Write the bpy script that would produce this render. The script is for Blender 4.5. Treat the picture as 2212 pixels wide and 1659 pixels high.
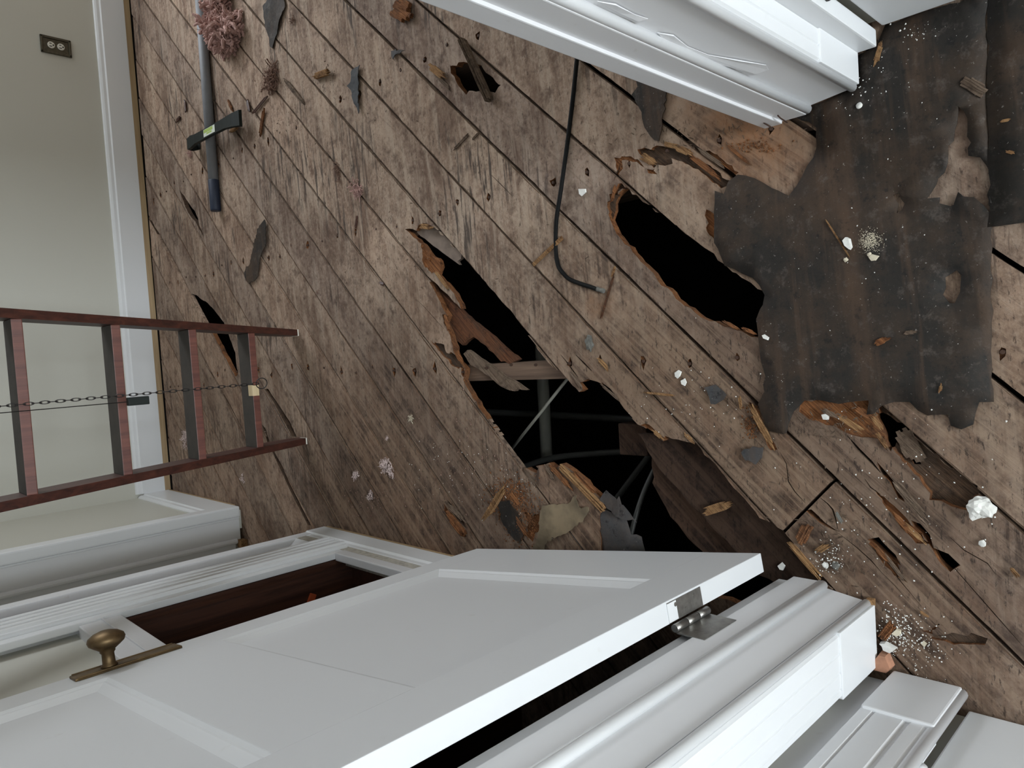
import bpy, bmesh, math, random
from mathutils import Vector, Matrix, noise
from mathutils.geometry import delaunay_2d_cdt
random.seed(7)
for o in list(bpy.data.objects):
    bpy.data.objects.remove(o)
SC = bpy.context.scene
COL = SC.collection

# ------------------------------------------------------------------ camera
IW, IH, FPX, CAMH = 2212.0, 1659.0, 1565.17, 1.30
ROT = ((-0.0652480, -0.7030030, -0.7081874),      # camera right / down / forward, in world axes
       (-0.9970217, 0.0166862, 0.0752953),
       (-0.0411159, 0.7109911, -0.7019980))
cd = bpy.data.cameras.new('camera')
cam = bpy.data.objects.new('camera', cd)
COL.objects.link(cam)
cd.sensor_fit = 'HORIZONTAL'
cd.sensor_width = 36.0
cd.lens = FPX / IW * 36.0
cd.clip_start = 0.02
r, d, fw = (Vector(v) for v in ROT)
m = Matrix.Identity(4)
for i in range(3):
    m[i][0], m[i][1], m[i][2] = r[i], -d[i], -fw[i]
m.translation = (0, 0, CAMH)
cam.matrix_world = m
SC.camera = cam

# ------------------------------------------------------------------ world, daylight at the windows, exposure
w = bpy.data.worlds.new('sky')
SC.world = w
w.use_nodes = True
w.node_tree.nodes['Background'].inputs[0].default_value = (0.80, 0.90, 1.0, 1)
w.node_tree.nodes['Background'].inputs[1].default_value = 1.0
SC.view_settings.view_transform = 'Standard'
SC.view_settings.look = 'None'
SC.view_settings.gamma = 1.0
SC.view_settings.exposure = 0.33
SC.view_settings.use_curve_mapping = False
SC.cycles.use_denoising = True
SC.cycles.max_bounces = 8
SC.cycles.diffuse_bounces = 5
SC.cycles.caustics_reflective = False
SC.cycles.caustics_refractive = False


def area(name, loc, direction, sx, sy, power, col):
    l = bpy.data.lights.new(name, 'AREA')
    l.shape = 'RECTANGLE'
    l.size, l.size_y, l.energy, l.color = sx, sy, power, col
    o = bpy.data.objects.new(name, l)
    COL.objects.link(o)
    o.location = loc
    o.rotation_euler = Vector(direction).to_track_quat('-Z', 'Z').to_euler()
    return o


area('hall_window_daylight', (-0.06, -3.40, 1.62), (0, 1, -0.08), 0.84, 1.40, 132, (0.86, 0.94, 1.0))
area('room_window_daylight', (2.75, 3.76, 1.55), (-0.30, -1, -0.12), 1.15, 1.45, 62, (0.90, 0.95, 1.0))


# ------------------------------------------------------------------ helpers: pixels of the photo to places on a level
def at(u, v, z=0.0):
    p = (u - IW / 2, v - IH / 2, FPX)
    dv = [sum(ROT[k][i] * p[k] for k in range(3)) for i in range(3)]
    t = (z - CAMH) / dv[2]
    return (t * dv[0], t * dv[1])


def at_y(u, v, y):
    p = (u - IW / 2, v - IH / 2, FPX)
    dv = [sum(ROT[k][i] * p[k] for k in range(3)) for i in range(3)]
    t = y / dv[1]
    return Vector((t * dv[0], y, CAMH + t * dv[2]))


# crop helpers: coordinates read in enlarged views of the photograph
def crop(x0, y0, s, pts):
    return [(x0 + x * s, y0 + y * s) for x, y in pts]


def floorpts(pts, z=0.0):
    return [at(u, v, z) for u, v in pts]


def prop(o, **k):
    for a, b in k.items():
        if b is not None:
            o[a] = b
    return o


def mk(name, verts, faces, mats, parent=None, idx=None, smooth=False, origin=None):
    """One mesh object; verts are world coordinates, moved to a local origin."""
    if not isinstance(mats, (list, tuple)):
        mats = [mats]
    verts = [Vector(v) for v in verts]
    if origin is None:
        lo = [min(v[i] for v in verts) for i in range(3)]
        hi = [max(v[i] for v in verts) for i in range(3)]
        origin = Vector(((lo[0] + hi[0]) / 2, (lo[1] + hi[1]) / 2, lo[2]))
    origin = Vector(origin)
    me = bpy.data.meshes.new(name)
    me.from_pydata([v - origin for v in verts], [], faces)
    for mm in mats:
        me.materials.append(mm)
    if idx:
        for p, i in zip(me.polygons, idx):
            p.material_index = i
    if smooth:
        for p in me.polygons:
            p.use_smooth = len(p.vertices) <= 4
    me.update()
    o = bpy.data.objects.new(name, me)
    COL.objects.link(o)
    if parent is not None:
        o.parent = parent
        q, off = parent, Vector()
        while q is not None:
            off += q.location
            q = q.parent
        o.location = origin - off
    else:
        o.location = origin
    return o


def empty(name, loc, label=None, cat=None, group=None, kind=None):
    o = bpy.data.objects.new(name, None)
    COL.objects.link(o)
    o.location = loc
    o.empty_display_size = 0.05
    prop(o, label=label, category=cat, group=group, kind=kind)
    return o


class MB:
    """Collects shapes into one mesh."""
    def __init__(s):
        s.v, s.f, s.i = [], [], []

    def add(s, vs, fs, mi=0):
        b = len(s.v)
        s.v += [Vector(x) for x in vs]
        s.f += [[b + k for k in f] for f in fs]
        s.i += [mi] * len(fs)
        return s

    def box(s, a, b, mi=0, M=None):
        x0, y0, z0 = (min(a[i], b[i]) for i in range(3))
        x1, y1, z1 = (max(a[i], b[i]) for i in range(3))
        vs = [Vector(p) for p in ((x0, y0, z0), (x1, y0, z0), (x1, y1, z0), (x0, y1, z0), (x0, y0, z1), (x1, y0, z1), (x1, y1, z1), (x0, y1, z1))]
        if M is not None:
            vs = [M @ v for v in vs]
        return s.add(vs, [(0, 3, 2, 1), (4, 5, 6, 7), (0, 1, 5, 4), (1, 2, 6, 5), (2, 3, 7, 6), (3, 0, 4, 7)], mi)

    def bbox(s, a, b, bev=0.002, mi=0, M=None):
        """A box with softened edges."""
        bm = bmesh.new()
        x0, y0, z0 = (min(a[i], b[i]) for i in range(3))
        x1, y1, z1 = (max(a[i], b[i]) for i in range(3))
        bmesh.ops.create_cube(bm, size=1.0)
        for v in bm.verts:
            v.co = Vector(((x0 + x1) / 2 + v.co.x * (x1 - x0), (y0 + y1) / 2 + v.co.y * (y1 - y0), (z0 + z1) / 2 + v.co.z * (z1 - z0)))
        bmesh.ops.bevel(bm, geom=list(bm.edges), offset=bev, segments=2, affect='EDGES', profile=0.6)
        return s.bm(bm, mi, M)

    def bm(s, bm, mi=0, M=None):
        bm.verts.index_update()
        vs = [(M @ v.co) if M is not None else v.co.copy() for v in bm.verts]
        fs = [[v.index for v in f.verts] for f in bm.faces]
        bm.free()
        return s.add(vs, fs, mi)

    def prism(s, pts, z0, z1, mi=0, M=None):
        """Outline in plan, run up from z0 to z1."""
        a = sum(p[0] * q[1] - q[0] * p[1] for p, q in zip(pts, pts[1:] + pts[:1]))
        if a < 0:
            pts = pts[::-1]
        n = len(pts)
        vs = [Vector((p[0], p[1], z0)) for p in pts] + [Vector((p[0], p[1], z1)) for p in pts]
        if M is not None:
            vs = [M @ v for v in vs]
        fs = [list(range(n - 1, -1, -1)), list(range(n, 2 * n))] + [(i, (i + 1) % n, n + (i + 1) % n, n + i) for i in range(n)]
        return s.add(vs, fs, mi)

    def tube(s, path, rad, n=8, mi=0, cap=True):
        path = [Vector(p) for p in path]
        rads = rad if isinstance(rad, (list, tuple)) else [rad] * len(path)
        rings = []
        up = None
        for i, p in enumerate(path):
            t = (path[min(i + 1, len(path) - 1)] - path[max(i - 1, 0)]).normalized()
            if up is None:
                up = Vector((0, 0, 1)) if abs(t.z) < 0.9 else Vector((1, 0, 0))
            a = t.cross(up).normalized()
            up = a.cross(t).normalized()
            rings.append([p + (a * math.cos(2 * math.pi * k / n) + up * math.sin(2 * math.pi * k / n)) * rads[i] for k in range(n)])
        vs = [q for rg in rings for q in rg]
        fs = []
        for i in range(len(path) - 1):
            for k in range(n):
                fs.append((i * n + k, i * n + (k + 1) % n, (i + 1) * n + (k + 1) % n, (i + 1) * n + k))
        if cap:
            fs.append(tuple(range(n - 1, -1, -1)))
            fs.append(tuple(range((len(path) - 1) * n, len(path) * n)))
        return s.add(vs, fs, mi)

    def lathe(s, prof, M, n=24, mi=0):
        """prof: (radius, height) pairs turned round local z."""
        vs, fs = [], []
        for rr, hh in prof:
            for k in range(n):
                a = 2 * math.pi * k / n
                vs.append(M @ Vector((rr * math.cos(a), rr * math.sin(a), hh)))
        for i in range(len(prof) - 1):
            for k in range(n):
                fs.append((i * n + k, i * n + (k + 1) % n, (i + 1) * n + (k + 1) % n, (i + 1) * n + k))
        fs.append(tuple(range(n - 1, -1, -1)))
        fs.append(tuple(range((len(prof) - 1) * n, len(prof) * n)))
        return s.add(vs, fs, mi)

    def torus(s, c, ax, R0, r0, n=20, k=8, mi=0, stretch=1.0):
        q = Vector((0, 0, 1)).rotation_difference(Vector(ax).normalized())
        vs, fs = [], []
        for i in range(n):
            a = 2 * math.pi * i / n
            for j in range(k):
                b = 2 * math.pi * j / k
                p = Vector(((R0 + r0 * math.cos(b)) * math.cos(a) * stretch, (R0 + r0 * math.cos(b)) * math.sin(a), r0 * math.sin(b)))
                vs.append(Vector(c) + q @ p)
        for i in range(n):
            for j in range(k):
                fs.append((i * k + j, ((i + 1) % n) * k + j, ((i + 1) % n) * k + (j + 1) % k, i * k + (j + 1) % k))
        return s.add(vs, fs, mi)

    def build(s, name, mats, parent=None, smooth=False, origin=None, **kw):
        return prop(mk(name, s.v, s.f, mats, parent, s.i, smooth, origin), **kw)


def inside(p, poly):
    x, y = p[0], p[1]
    c = False
    j = len(poly) - 1
    for i in range(len(poly)):
        xi, yi = poly[i][0], poly[i][1]
        xj, yj = poly[j][0], poly[j][1]
        if (yi > y) != (yj > y) and x < (xj - xi) * (y - yi) / (yj - yi) + xi:
            c = not c
        j = i
    return c


def bb(poly):
    return min(p[0] for p in poly), min(p[1] for p in poly), max(p[0] for p in poly), max(p[1] for p in poly)


def clip_rect(poly, x0, y0, x1, y1):
    def cl(ps, ins, cut):
        out = []
        for a, b in zip(ps, ps[1:] + ps[:1]):
            if ins(a):
                out.append(a)
                if not ins(b):
                    out.append(cut(a, b))
            elif ins(b):
                out.append(cut(a, b))
        return out

    def cx(X):
        return lambda a, b: (X, a[1] + (b[1] - a[1]) * (X - a[0]) / (b[0] - a[0]))

    def cy(Y):
        return lambda a, b: (a[0] + (b[0] - a[0]) * (Y - a[1]) / (b[1] - a[1]), Y)
    for ins, cut in ((lambda p: p[0] >= x0, cx(x0)), (lambda p: p[0] <= x1, cx(x1)), (lambda p: p[1] >= y0, cy(y0)), (lambda p: p[1] <= y1, cy(y1))):
        poly = cl(poly, ins, cut) if poly else poly
    return poly


def near_outline(p, poly, eps):
    for a, b in zip(poly, poly[1:] + poly[:1]):
        ax, ay, bx, by = a[0], a[1], b[0], b[1]
        l2 = (bx - ax) ** 2 + (by - ay) ** 2
        t = 0 if l2 == 0 else max(0, min(1, ((p[0] - ax) * (bx - ax) + (p[1] - ay) * (by - ay)) / l2))
        if (ax + t * (bx - ax) - p[0]) ** 2 + (ay + t * (by - ay) - p[1]) ** 2 < eps * eps:
            return True
    return False


DARKCUTS = []      # splits and open seams whose inner walls are coloured dark


def plate(name, outline, z0, thick, mats, parent=None, cuts=(), pits=(), grid=0.0, zf=None, smooth=False, zbase=None, **kw):
    """A flat piece with any outline; cuts go through it, pits (outline, depth) are torn out of its top.
    mats: [face, torn edge]."""
    x0, y0, x1, y1 = bb(outline)
    cuts = [c for c in cuts if not (bb(c)[0] > x1 or bb(c)[2] < x0 or bb(c)[1] > y1 or bb(c)[3] < y0)]
    pits = [c for c in pits if not (bb(c[0])[0] > x1 or bb(c[0])[2] < x0 or bb(c[0])[1] > y1 or bb(c[0])[3] < y0)]
    vs, es = [], []
    for loop in [outline] + list(cuts) + [p[0] for p in pits]:
        b = len(vs)
        vs += [Vector((p[0], p[1])) for p in loop]
        es += [(b + i, b + (i + 1) % len(loop)) for i in range(len(loop))]
    if grid:
        gx = x0 + grid * 0.5
        while gx < x1:
            gy = y0 + grid * 0.5
            while gy < y1:
                p = (gx + random.uniform(-.25, .25) * grid, gy + random.uniform(-.25, .25) * grid)
                if inside(p, outline) and not near_outline(p, outline, grid * 0.3):
                    vs.append(Vector(p))
                gy += grid
            gx += grid
    V, Ed, Fc, _, _, _ = delaunay_2d_cdt(vs, es, [], 0, 1e-5)
    tri = []
    for f in Fc:
        c = (sum(V[k].x for k in f) / len(f), sum(V[k].y for k in f) / len(f))
        if not inside(c, outline) or any(inside(c, q) for q in cuts):
            continue
        dep = 0.0
        for q, dd in pits:
            if inside(c, q):
                dep = max(dep, dd)
        tri.append((list(f), dep))
    zf = zf or (lambda x, y: 0.0)
    mesh = MB()
    cache = {}

    def vid(k, dep, bottom=False):
        key = (k, 'b' if bottom else round(dep, 5))
        if key not in cache:
            cache[key] = len(mesh.v)
            z = z0 + zf(V[k].x, V[k].y) - (thick if bottom else dep)
            mesh.v.append(Vector((V[k].x, V[k].y, z)))
        return cache[key]
    edge = {}
    for f, dep in tri:
        a = sum(V[f[i]].x * V[f[(i + 1) % 3]].y - V[f[(i + 1) % 3]].x * V[f[i]].y for i in range(len(f)))
        if a < 0:
            f.reverse()
        mesh.f.append([vid(k, dep) for k in f])
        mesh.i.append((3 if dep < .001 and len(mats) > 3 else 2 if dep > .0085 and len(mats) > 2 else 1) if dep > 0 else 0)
        mesh.f.append([vid(k, 0, True) for k in reversed(f)])
        mesh.i.append(0)
        for i in range(len(f)):
            p, q = f[i], f[(i + 1) % len(f)]
            edge[(p, q)] = dep
    for (p, q), dep in edge.items():
        o = edge.get((q, p))
        if o is None:
            mid = ((V[p].x + V[q].x) / 2, (V[p].y + V[q].y) / 2)
            mesh.f.append([vid(p, dep), vid(p, 0, True), vid(q, 0, True), vid(q, dep)])
            dark = len(mats) > 2 and any(near_outline(mid, q, 0.0012) for q in cuts if q in DARKCUTS)
            mesh.i.append(0 if near_outline(mid, outline, 0.0012) else 2 if dark else 1)
        elif o > dep:
            mesh.f.append([vid(p, dep), vid(p, o), vid(q, o), vid(q, dep)])
            mesh.i.append(1)
    if not mesh.f:
        return None
    return mesh.build(name, mats, parent, smooth, **kw)


def rag(poly, amp=0.003, step=0.012, along=None, amp2=0.0):
    """Ragged outline: points every step, moved about; along/amp2: extra splintering along a direction."""
    out = []
    n = len(poly)
    for i in range(n):
        a, b = poly[i], poly[(i + 1) % n]
        L = math.hypot(b[0] - a[0], b[1] - a[1])
        k = max(1, int(L / step))
        for j in range(k):
            t = j / k
            x = a[0] + (b[0] - a[0]) * t
            y = a[1] + (b[1] - a[1]) * t
            x += random.uniform(-amp, amp)
            y += random.uniform(-amp, amp)
            if along and j % 2:
                e = random.uniform(-amp2, amp2)
                # only where the edge runs across the grain
                cr = abs((b[0] - a[0]) * -along[1] + (b[1] - a[1]) * along[0]) / max(L, 1e-6)
                x += along[0] * e * cr
                y += along[1] * e * cr
            out.append((x, y))
    return out


# ------------------------------------------------------------------ materials
class NT:
    def __init__(s, name):
        s.m = bpy.data.materials.new(name)
        s.m.use_nodes = True
        s.t = s.m.node_tree
        s.b = s.t.nodes['Principled BSDF']
        s.pos = None

    def n(s, t, **k):
        x = s.t.nodes.new(t)
        for a, b in k.items():
            setattr(x, a, b)
        return x

    def l(s, a, b):
        s.t.links.new(a, b)

    def P(s):
        if s.pos is None:
            s.pos = s.n('ShaderNodeNewGeometry').outputs['Position']
        return s.pos

    def mapping(s, rot=(0, 0, 0), scale=(1, 1, 1), loc=(0, 0, 0)):
        x = s.n('ShaderNodeMapping', vector_type='TEXTURE' if False else 'POINT')
        s.l(s.P(), x.inputs[0])
        x.inputs['Location'].default_value = loc
        x.inputs['Rotation'].default_value = rot
        x.inputs['Scale'].default_value = scale
        return x.outputs[0]

    def streak(s, ang, along, across, loc=(0, 0, 0)):
        """Coordinates turned by ang about z, then stretched (two nodes, so the stretch follows the turn)."""
        v = s.mapping(rot=(0, 0, -ang))
        x = s.n('ShaderNodeMapping')
        s.l(v, x.inputs[0])
        x.inputs['Scale'].default_value = (along, across, across)
        x.inputs['Location'].default_value = loc
        return x.outputs[0]

    def noise(s, vec, scale, detail=4, rough=0.6, dist=0.0):
        x = s.n('ShaderNodeTexNoise')
        s.l(vec, x.inputs['Vector'])
        x.inputs['Scale'].default_value = scale
        x.inputs['Detail'].default_value = detail
        x.inputs['Roughness'].default_value = rough
        x.inputs['Distortion'].default_value = dist
        return x.outputs[0]

    def ramp(s, fac, stops):
        x = s.n('ShaderNodeValToRGB')
        e = x.color_ramp.elements
        while len(e) < len(stops):
            e.new(0.5)
        for i, (p, c) in enumerate(stops):
            e[i].position = p
            e[i].color = (c, c, c, 1) if isinstance(c, (int, float)) else (*c, 1)
        s.l(fac, x.inputs[0])
        return x.outputs[0]

    def mix(s, fac, a, b, blend='MIX'):
        x = s.n('ShaderNodeMix', data_type='RGBA', blend_type=blend)
        for sock, v in ((x.inputs[0], fac), (x.inputs[6], a), (x.inputs[7], b)):
            if hasattr(v, 'links') or isinstance(v, bpy.types.NodeSocket):
                s.l(v, sock)
            elif isinstance(v, (int, float)):
                sock.default_value = v
            else:
                sock.default_value = (*v, 1)
        return x.outputs[2]

    def math(s, op, a, b=0.0):
        x = s.n('ShaderNodeMath', operation=op)
        for sock, v in ((x.inputs[0], a), (x.inputs[1], b)):
            if isinstance(v, bpy.types.NodeSocket):
                s.l(v, sock)
            else:
                sock.default_value = v
        return x.outputs[0]

    def blob(s, x, y, rad, soft, z=0.0, warp=0.12, wscale=3.0):
        """1 inside a ragged round patch of the floor."""
        nz = s.n('ShaderNodeTexNoise')
        s.l(s.P(), nz.inputs['Vector'])
        nz.inputs['Scale'].default_value = wscale
        nz.inputs['Detail'].default_value = 4
        sep = s.n('ShaderNodeVectorMath', operation='DISTANCE')
        s.l(s.P(), sep.inputs[0])
        sep.inputs[1].default_value = (x, y, z)
        dd = s.math('ADD', sep.outputs['Value'], s.math('MULTIPLY', s.math('SUBTRACT', nz.outputs[0], 0.5), warp * 4))
        mr = s.n('ShaderNodeMapRange')
        s.l(dd, mr.inputs[0])
        mr.inputs[1].default_value = rad - soft
        mr.inputs[2].default_value = rad + soft
        mr.inputs[3].default_value = 1.0
        mr.inputs[4].default_value = 0.0
        return mr.outputs[0]

    def rand(s):
        return s.n('ShaderNodeObjectInfo').outputs['Random']

    def done(s, col=None, rough=0.7, metal=0.0, bump=None, bstr=0.3, bdist=0.002, spec=0.5):
        if col is not None:
            if isinstance(col, bpy.types.NodeSocket):
                s.l(col, s.b.inputs['Base Color'])
            else:
                s.b.inputs['Base Color'].default_value = (*col, 1)
        if isinstance(rough, bpy.types.NodeSocket):
            s.l(rough, s.b.inputs['Roughness'])
        else:
            s.b.inputs['Roughness'].default_value = rough
        s.b.inputs['Metallic'].default_value = metal
        s.b.inputs['Specular IOR Level'].default_value = spec
        if bump is not None:
            bn = s.n('ShaderNodeBump')
            bn.inputs['Strength'].default_value = bstr
            bn.inputs['Distance'].default_value = bdist
            s.l(bump, bn.inputs['Height'])
            s.l(bn.outputs[0], s.b.inputs['Normal'])
        return s.m


BANG = math.radians(46.9)        # the boards run at this angle to the walls
TB = (math.cos(BANG), math.sin(BANG))
NB = (math.sin(BANG), -math.cos(BANG))


def m_board(name, brown=0.0):
    """Weathered plank: grey-tan bloom, streaks of old flooring paper across it, specks, grain along the board, damp brown areas."""
    t = NT(name)
    rd = t.rand()
    big = t.noise(t.mapping(), 3.0, 8, 0.66)
    mott = t.noise(t.mapping(), 17, 7, 0.72)
    fine = t.noise(t.streak(math.radians(3), 45, 130), 1.0, 4, 0.75)
    strk = t.noise(t.streak(math.radians(4), 3.2, 30), 1.0, 6, 0.66, 0.5)
    strk2 = t.noise(t.streak(math.radians(2), 6.5, 75, (3, 1, 0)), 1.0, 4, 0.62, 0.3)
    grain = t.noise(t.streak(BANG, 2.2, 60), 1.0, 6, 0.68, 0.7)
    base = t.mix(t.ramp(big, [(0.36, 0.0), (0.62, 1.0)]), (0.196, 0.134, 0.100), (0.372, 0.272, 0.206))
    micro = t.noise(t.mapping(loc=(9, 1, 4)), 70, 5, 0.8)
    base = t.mix(t.ramp(micro, [(0.38, 0.55), (0.50, 0.0)]), base, (0.43, 0.345, 0.28))
    base = t.mix(t.ramp(micro, [(0.52, 0.0), (0.64, 0.6)]), base, (0.125, 0.085, 0.066))
    patch = t.noise(t.streak(math.radians(20), 4.0, 7.0, (7, 2, 0)), 1.0, 7, 0.68, 0.6)
    base = t.mix(t.ramp(patch, [(0.50, 0.0), (0.62, 0.70)]), base, (0.135, 0.084, 0.060))
    base = t.mix(t.ramp(patch, [(0.34, 0.55), (0.45, 0.0)]), base, (0.46, 0.355, 0.270))
    base = t.mix(t.ramp(strk, [(0.38, 0.6), (0.52, 0.0)]), base, (0.420, 0.338, 0.268))
    base = t.mix(t.ramp(strk, [(0.54, 0.0), (0.72, 0.45)]), base, (0.125, 0.083, 0.059))
    base = t.mix(t.ramp(mott, [(0.51, 0.0), (0.66, 0.80)]), base, (0.110, 0.070, 0.051))
    gate = t.ramp(t.noise(t.mapping(loc=(4, 2, 0)), 3.1, 4, 0.55), [(0.47, 0.0), (0.60, 1.0)])
    sd = t.math('MULTIPLY', t.ramp(strk2, [(0.52, 0.0), (0.60, 0.85)]), gate)
    base = t.mix(sd, base, (0.045, 0.036, 0.032))
    base = t.mix(t.ramp(grain, [(0.58, 0.0), (0.72, 0.35)]), base, (0.085, 0.056, 0.040))
    base = t.mix(t.ramp(fine, [(0.585, 0.0), (0.67, 0.80)]), base, (0.055, 0.037, 0.027))
    # damp, rotted areas towards the cupboard and the doorway
    damp = t.math('MAXIMUM', t.blob(-0.55, 1.85, 0.62, 0.32), t.blob(-0.42, 0.75, 0.66, 0.26))
    damp = t.math('MAXIMUM', damp, t.blob(0.42, 0.62, 0.20, 0.12, warp=0.10, wscale=6))
    damp = t.math('MAXIMUM', damp, t.math('MULTIPLY', t.blob(-0.35, 3.1, 0.75, 0.4), 0.55))
    if brown:
        damp = t.math('MAXIMUM', damp, brown)
    dcol = t.mix(t.ramp(mott, [(0.42, 0.0), (0.62, 1.0)]), (0.150, 0.093, 0.062), (0.045, 0.028, 0.020))
    dcol = t.mix(t.ramp(grain, [(0.44, 0.75), (0.54, 0.0)]), dcol, (0.220, 0.152, 0.105))
    dcol = t.mix(t.ramp(fine, [(0.56, 0.0), (0.66, 0.8)]), dcol, (0.026, 0.019, 0.016))
    base = t.mix(t.math('MULTIPLY', damp, 0.85), base, dcol)
    rust = t.math('MULTIPLY', t.math('MAXIMUM', t.blob(0.40, 0.64, 0.10, 0.10, warp=0.08, wscale=9), t.blob(0.10, 1.02, 0.0, 0.05, warp=0.05, wscale=9)), t.ramp(mott, [(0.40, 1.0), (0.62, 0.25)]))
    base = t.mix(t.math('MULTIPLY', rust, 0.75), base, (0.235, 0.112, 0.052))
    tone = t.ramp(rd, [(0.0, (0.80, 0.79, 0.80)), (0.5, (1.0, 0.98, 0.95)), (1.0, (1.10, 1.03, 0.98))])
    base = t.mix(1.0, base, tone, 'MULTIPLY')
    if brown:
        base = t.mix(1.0, base, (0.26, 0.22, 0.20), 'MULTIPLY')
    hgt = t.math('ADD', t.math('MULTIPLY', grain, 0.8), t.math('MULTIPLY', mott, 0.8))
    return t.done(base, 0.88, bump=t.math('ADD', hgt, t.math('MULTIPLY', fine, 0.5)), bstr=0.6, bdist=0.003, spec=0.2)


def m_torn(name, light=(0.36, 0.185, 0.090), dark=(0.115, 0.048, 0.022), ang=BANG, grey=0.35):
    """Split wood: bright and dark fibres, patches already greyed."""
    t = NT(name)
    g = t.noise(t.streak(ang, 7, 190), 1.0, 6, 0.75, 1.2)
    g2 = t.noise(t.streak(ang, 16, 420), 1.0, 3, 0.7, 0.6)
    h2 = t.noise(t.mapping(), 30, 6, 0.75)
    old = t.noise(t.mapping(loc=(3, 3, 0)), 13, 5, 0.7)
    c = t.mix(t.ramp(g, [(0.36, 0.0), (0.60, 1.0)]), dark, light)
    c = t.mix(t.ramp(g2, [(0.58, 0.0), (0.70, 0.7)]), c, tuple(min(1, x * 1.45) for x in light))
    c = t.mix(t.ramp(h2, [(0.52, 0.0), (0.66, 0.85)]), c, tuple(x * 0.45 for x in dark))
    if grey:
        c = t.mix(t.ramp(old, [(0.46, 0.0), (0.60, grey)]), c, (0.115, 0.078, 0.055))
    return t.done(c, 0.85, bump=t.math('ADD', t.math('ADD', g, g2), h2), bstr=1.0, bdist=0.007, spec=0.2)


def m_felt(name, base=(0.020, 0.0168, 0.0142)):
    t = NT(name)
    a = t.noise(t.mapping(), 6, 8, 0.68)
    b = t.noise(t.mapping(), 38, 6, 0.75)
    s1 = t.noise(t.streak(math.radians(3), 1.3, 17), 1.0, 5, 0.62, 0.4)
    c = t.mix(t.ramp(a, [(0.44, 0.0), (0.62, 0.9)]), base, tuple(x * .8 + y for x, y in zip(base, (0.032, 0.017, 0.008))))
    c = t.mix(t.ramp(s1, [(0.53, 0.0), (0.67, 0.85)]), c, (0.070, 0.042, 0.026))
    c = t.mix(t.ramp(b, [(0.55, 0.0), (0.70, 0.75)]), c, (0.086, 0.070, 0.060))
    c = t.mix(t.ramp(b, [(0.33, 0.8), (0.44, 0.0)]), c, (0.010, 0.009, 0.009))
    sp = t.noise(t.mapping(loc=(2, 5, 1)), 170, 3, 0.6)
    c = t.mix(t.ramp(sp, [(0.68, 0.0), (0.72, 0.6)]), c, (0.26, 0.24, 0.22))
    return t.done(c, 0.75, bump=t.math('ADD', a, t.math('MULTIPLY', b, 0.7)), bstr=0.55, bdist=0.004, spec=0.25)


def m_paint(name, col=(0.665, 0.665, 0.68), rough=0.38, grime=0.25, dirt=(0.42, 0.38, 0.32)):
    t = NT(name)
    a = t.noise(t.mapping(), 3.5, 5, 0.6)
    b = t.noise(t.mapping(scale=(1, 1, 0.3)), 60, 4, 0.6)
    c = t.mix(t.ramp(a, [(0.55, 0.0), (0.85, grime)]), col, tuple(x * 0.86 for x in col))
    sp = t.noise(t.mapping(loc=(1, 7, 3)), 34, 3, 0.5)
    c = t.mix(t.ramp(sp, [(0.70, 0.0), (0.78, grime)]), c, dirt)
    return t.done(c, rough, bump=b, bstr=0.03, bdist=0.001)


def m_wood(name, a, b, along=(0, 0, 1), rough=0.55, scale=1.0, bstr=0.3):
    t = NT(name)
    sc = tuple((3 if k else 60) * scale for k in along)
    g = t.noise(t.mapping(scale=sc), 1.0, 5, 0.65, 0.6)
    c = t.mix(t.ramp(g, [(0.35, 0.0), (0.68, 1.0)]), a, b)
    return t.done(c, rough, bump=g, bstr=bstr, bdist=0.002)


def m_plain(name, col, rough=0.6, metal=0.0, var=0.25, scale=40, bstr=0.1, spec=0.5):
    t = NT(name)
    g = t.noise(t.mapping(), scale, 4, 0.6)
    c = t.mix(t.ramp(g, [(0.4, 0.0), (0.75, 1.0)]), col, tuple(x * (1 - var) for x in col))
    return t.done(c, rough, metal, bump=g, bstr=bstr, bdist=0.002, spec=spec)


M = {}
M['board'] = m_board('weathered_plank')
M['rotboard'] = m_board('rotted_plank', 0.9)
M['torn'] = m_torn('torn_wood', (0.43, 0.180, 0.070), (0.140, 0.050, 0.020))
M['tornlight'] = m_torn('fresh_torn_wood', (0.58, 0.34, 0.155), (0.24, 0.105, 0.045), BANG, 0.15)
M['rot'] = m_torn('rotted_inner_wood', (0.165, 0.098, 0.060), (0.045, 0.026, 0.017), BANG, 0.8)
M['oldwood'] = m_torn('old_splinter', (0.30, 0.215, 0.155), (0.12, 0.078, 0.052))
M['redwood'] = m_torn('red_fallen_plank', (0.23, 0.095, 0.045), (0.075, 0.030, 0.017))
M['flap'] = m_plain('grey_brown_board_skin', (0.200, 0.150, 0.118), 0.85, var=0.35, scale=30, bstr=0.4)
M['arris'] = m_plain('dark_board_edge', (0.118, 0.078, 0.054), 0.9, var=0.6, scale=45, bstr=0.5, spec=0.1)  # darker brown for the strips beside the seams
M['felt'] = m_felt('felt_paper')
M['felt2'] = m_felt('felt_paper_grey', (0.048, 0.050, 0.053))
M['brownpaper'] = m_plain('brown_paper', (0.22, 0.165, 0.10), 0.75, var=0.65, scale=14, bstr=0.3)
M['paint'] = m_paint('white_trim_paint')
M['doorpaint'] = m_paint('white_door_paint', (0.675, 0.685, 0.70), 0.42, 0.12)
M['casepaint'] = m_paint('white_casing_paint', (0.71, 0.72, 0.735), 0.32, 0.12)
M['wall'] = m_paint('grey_beige_wall_paint', (0.545, 0.535, 0.475), 0.5, 0.08, (0.48, 0.46, 0.42))
M['oldpaint'] = m_plain('cracked_cream_paint', (0.52, 0.49, 0.43), 0.7, var=0.45, scale=70, bstr=0.5)
M['rawedge'] = m_wood('unpainted_wood_edge', (0.30, 0.20, 0.105), (0.44, 0.31, 0.17), (1, 0, 0))
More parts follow.
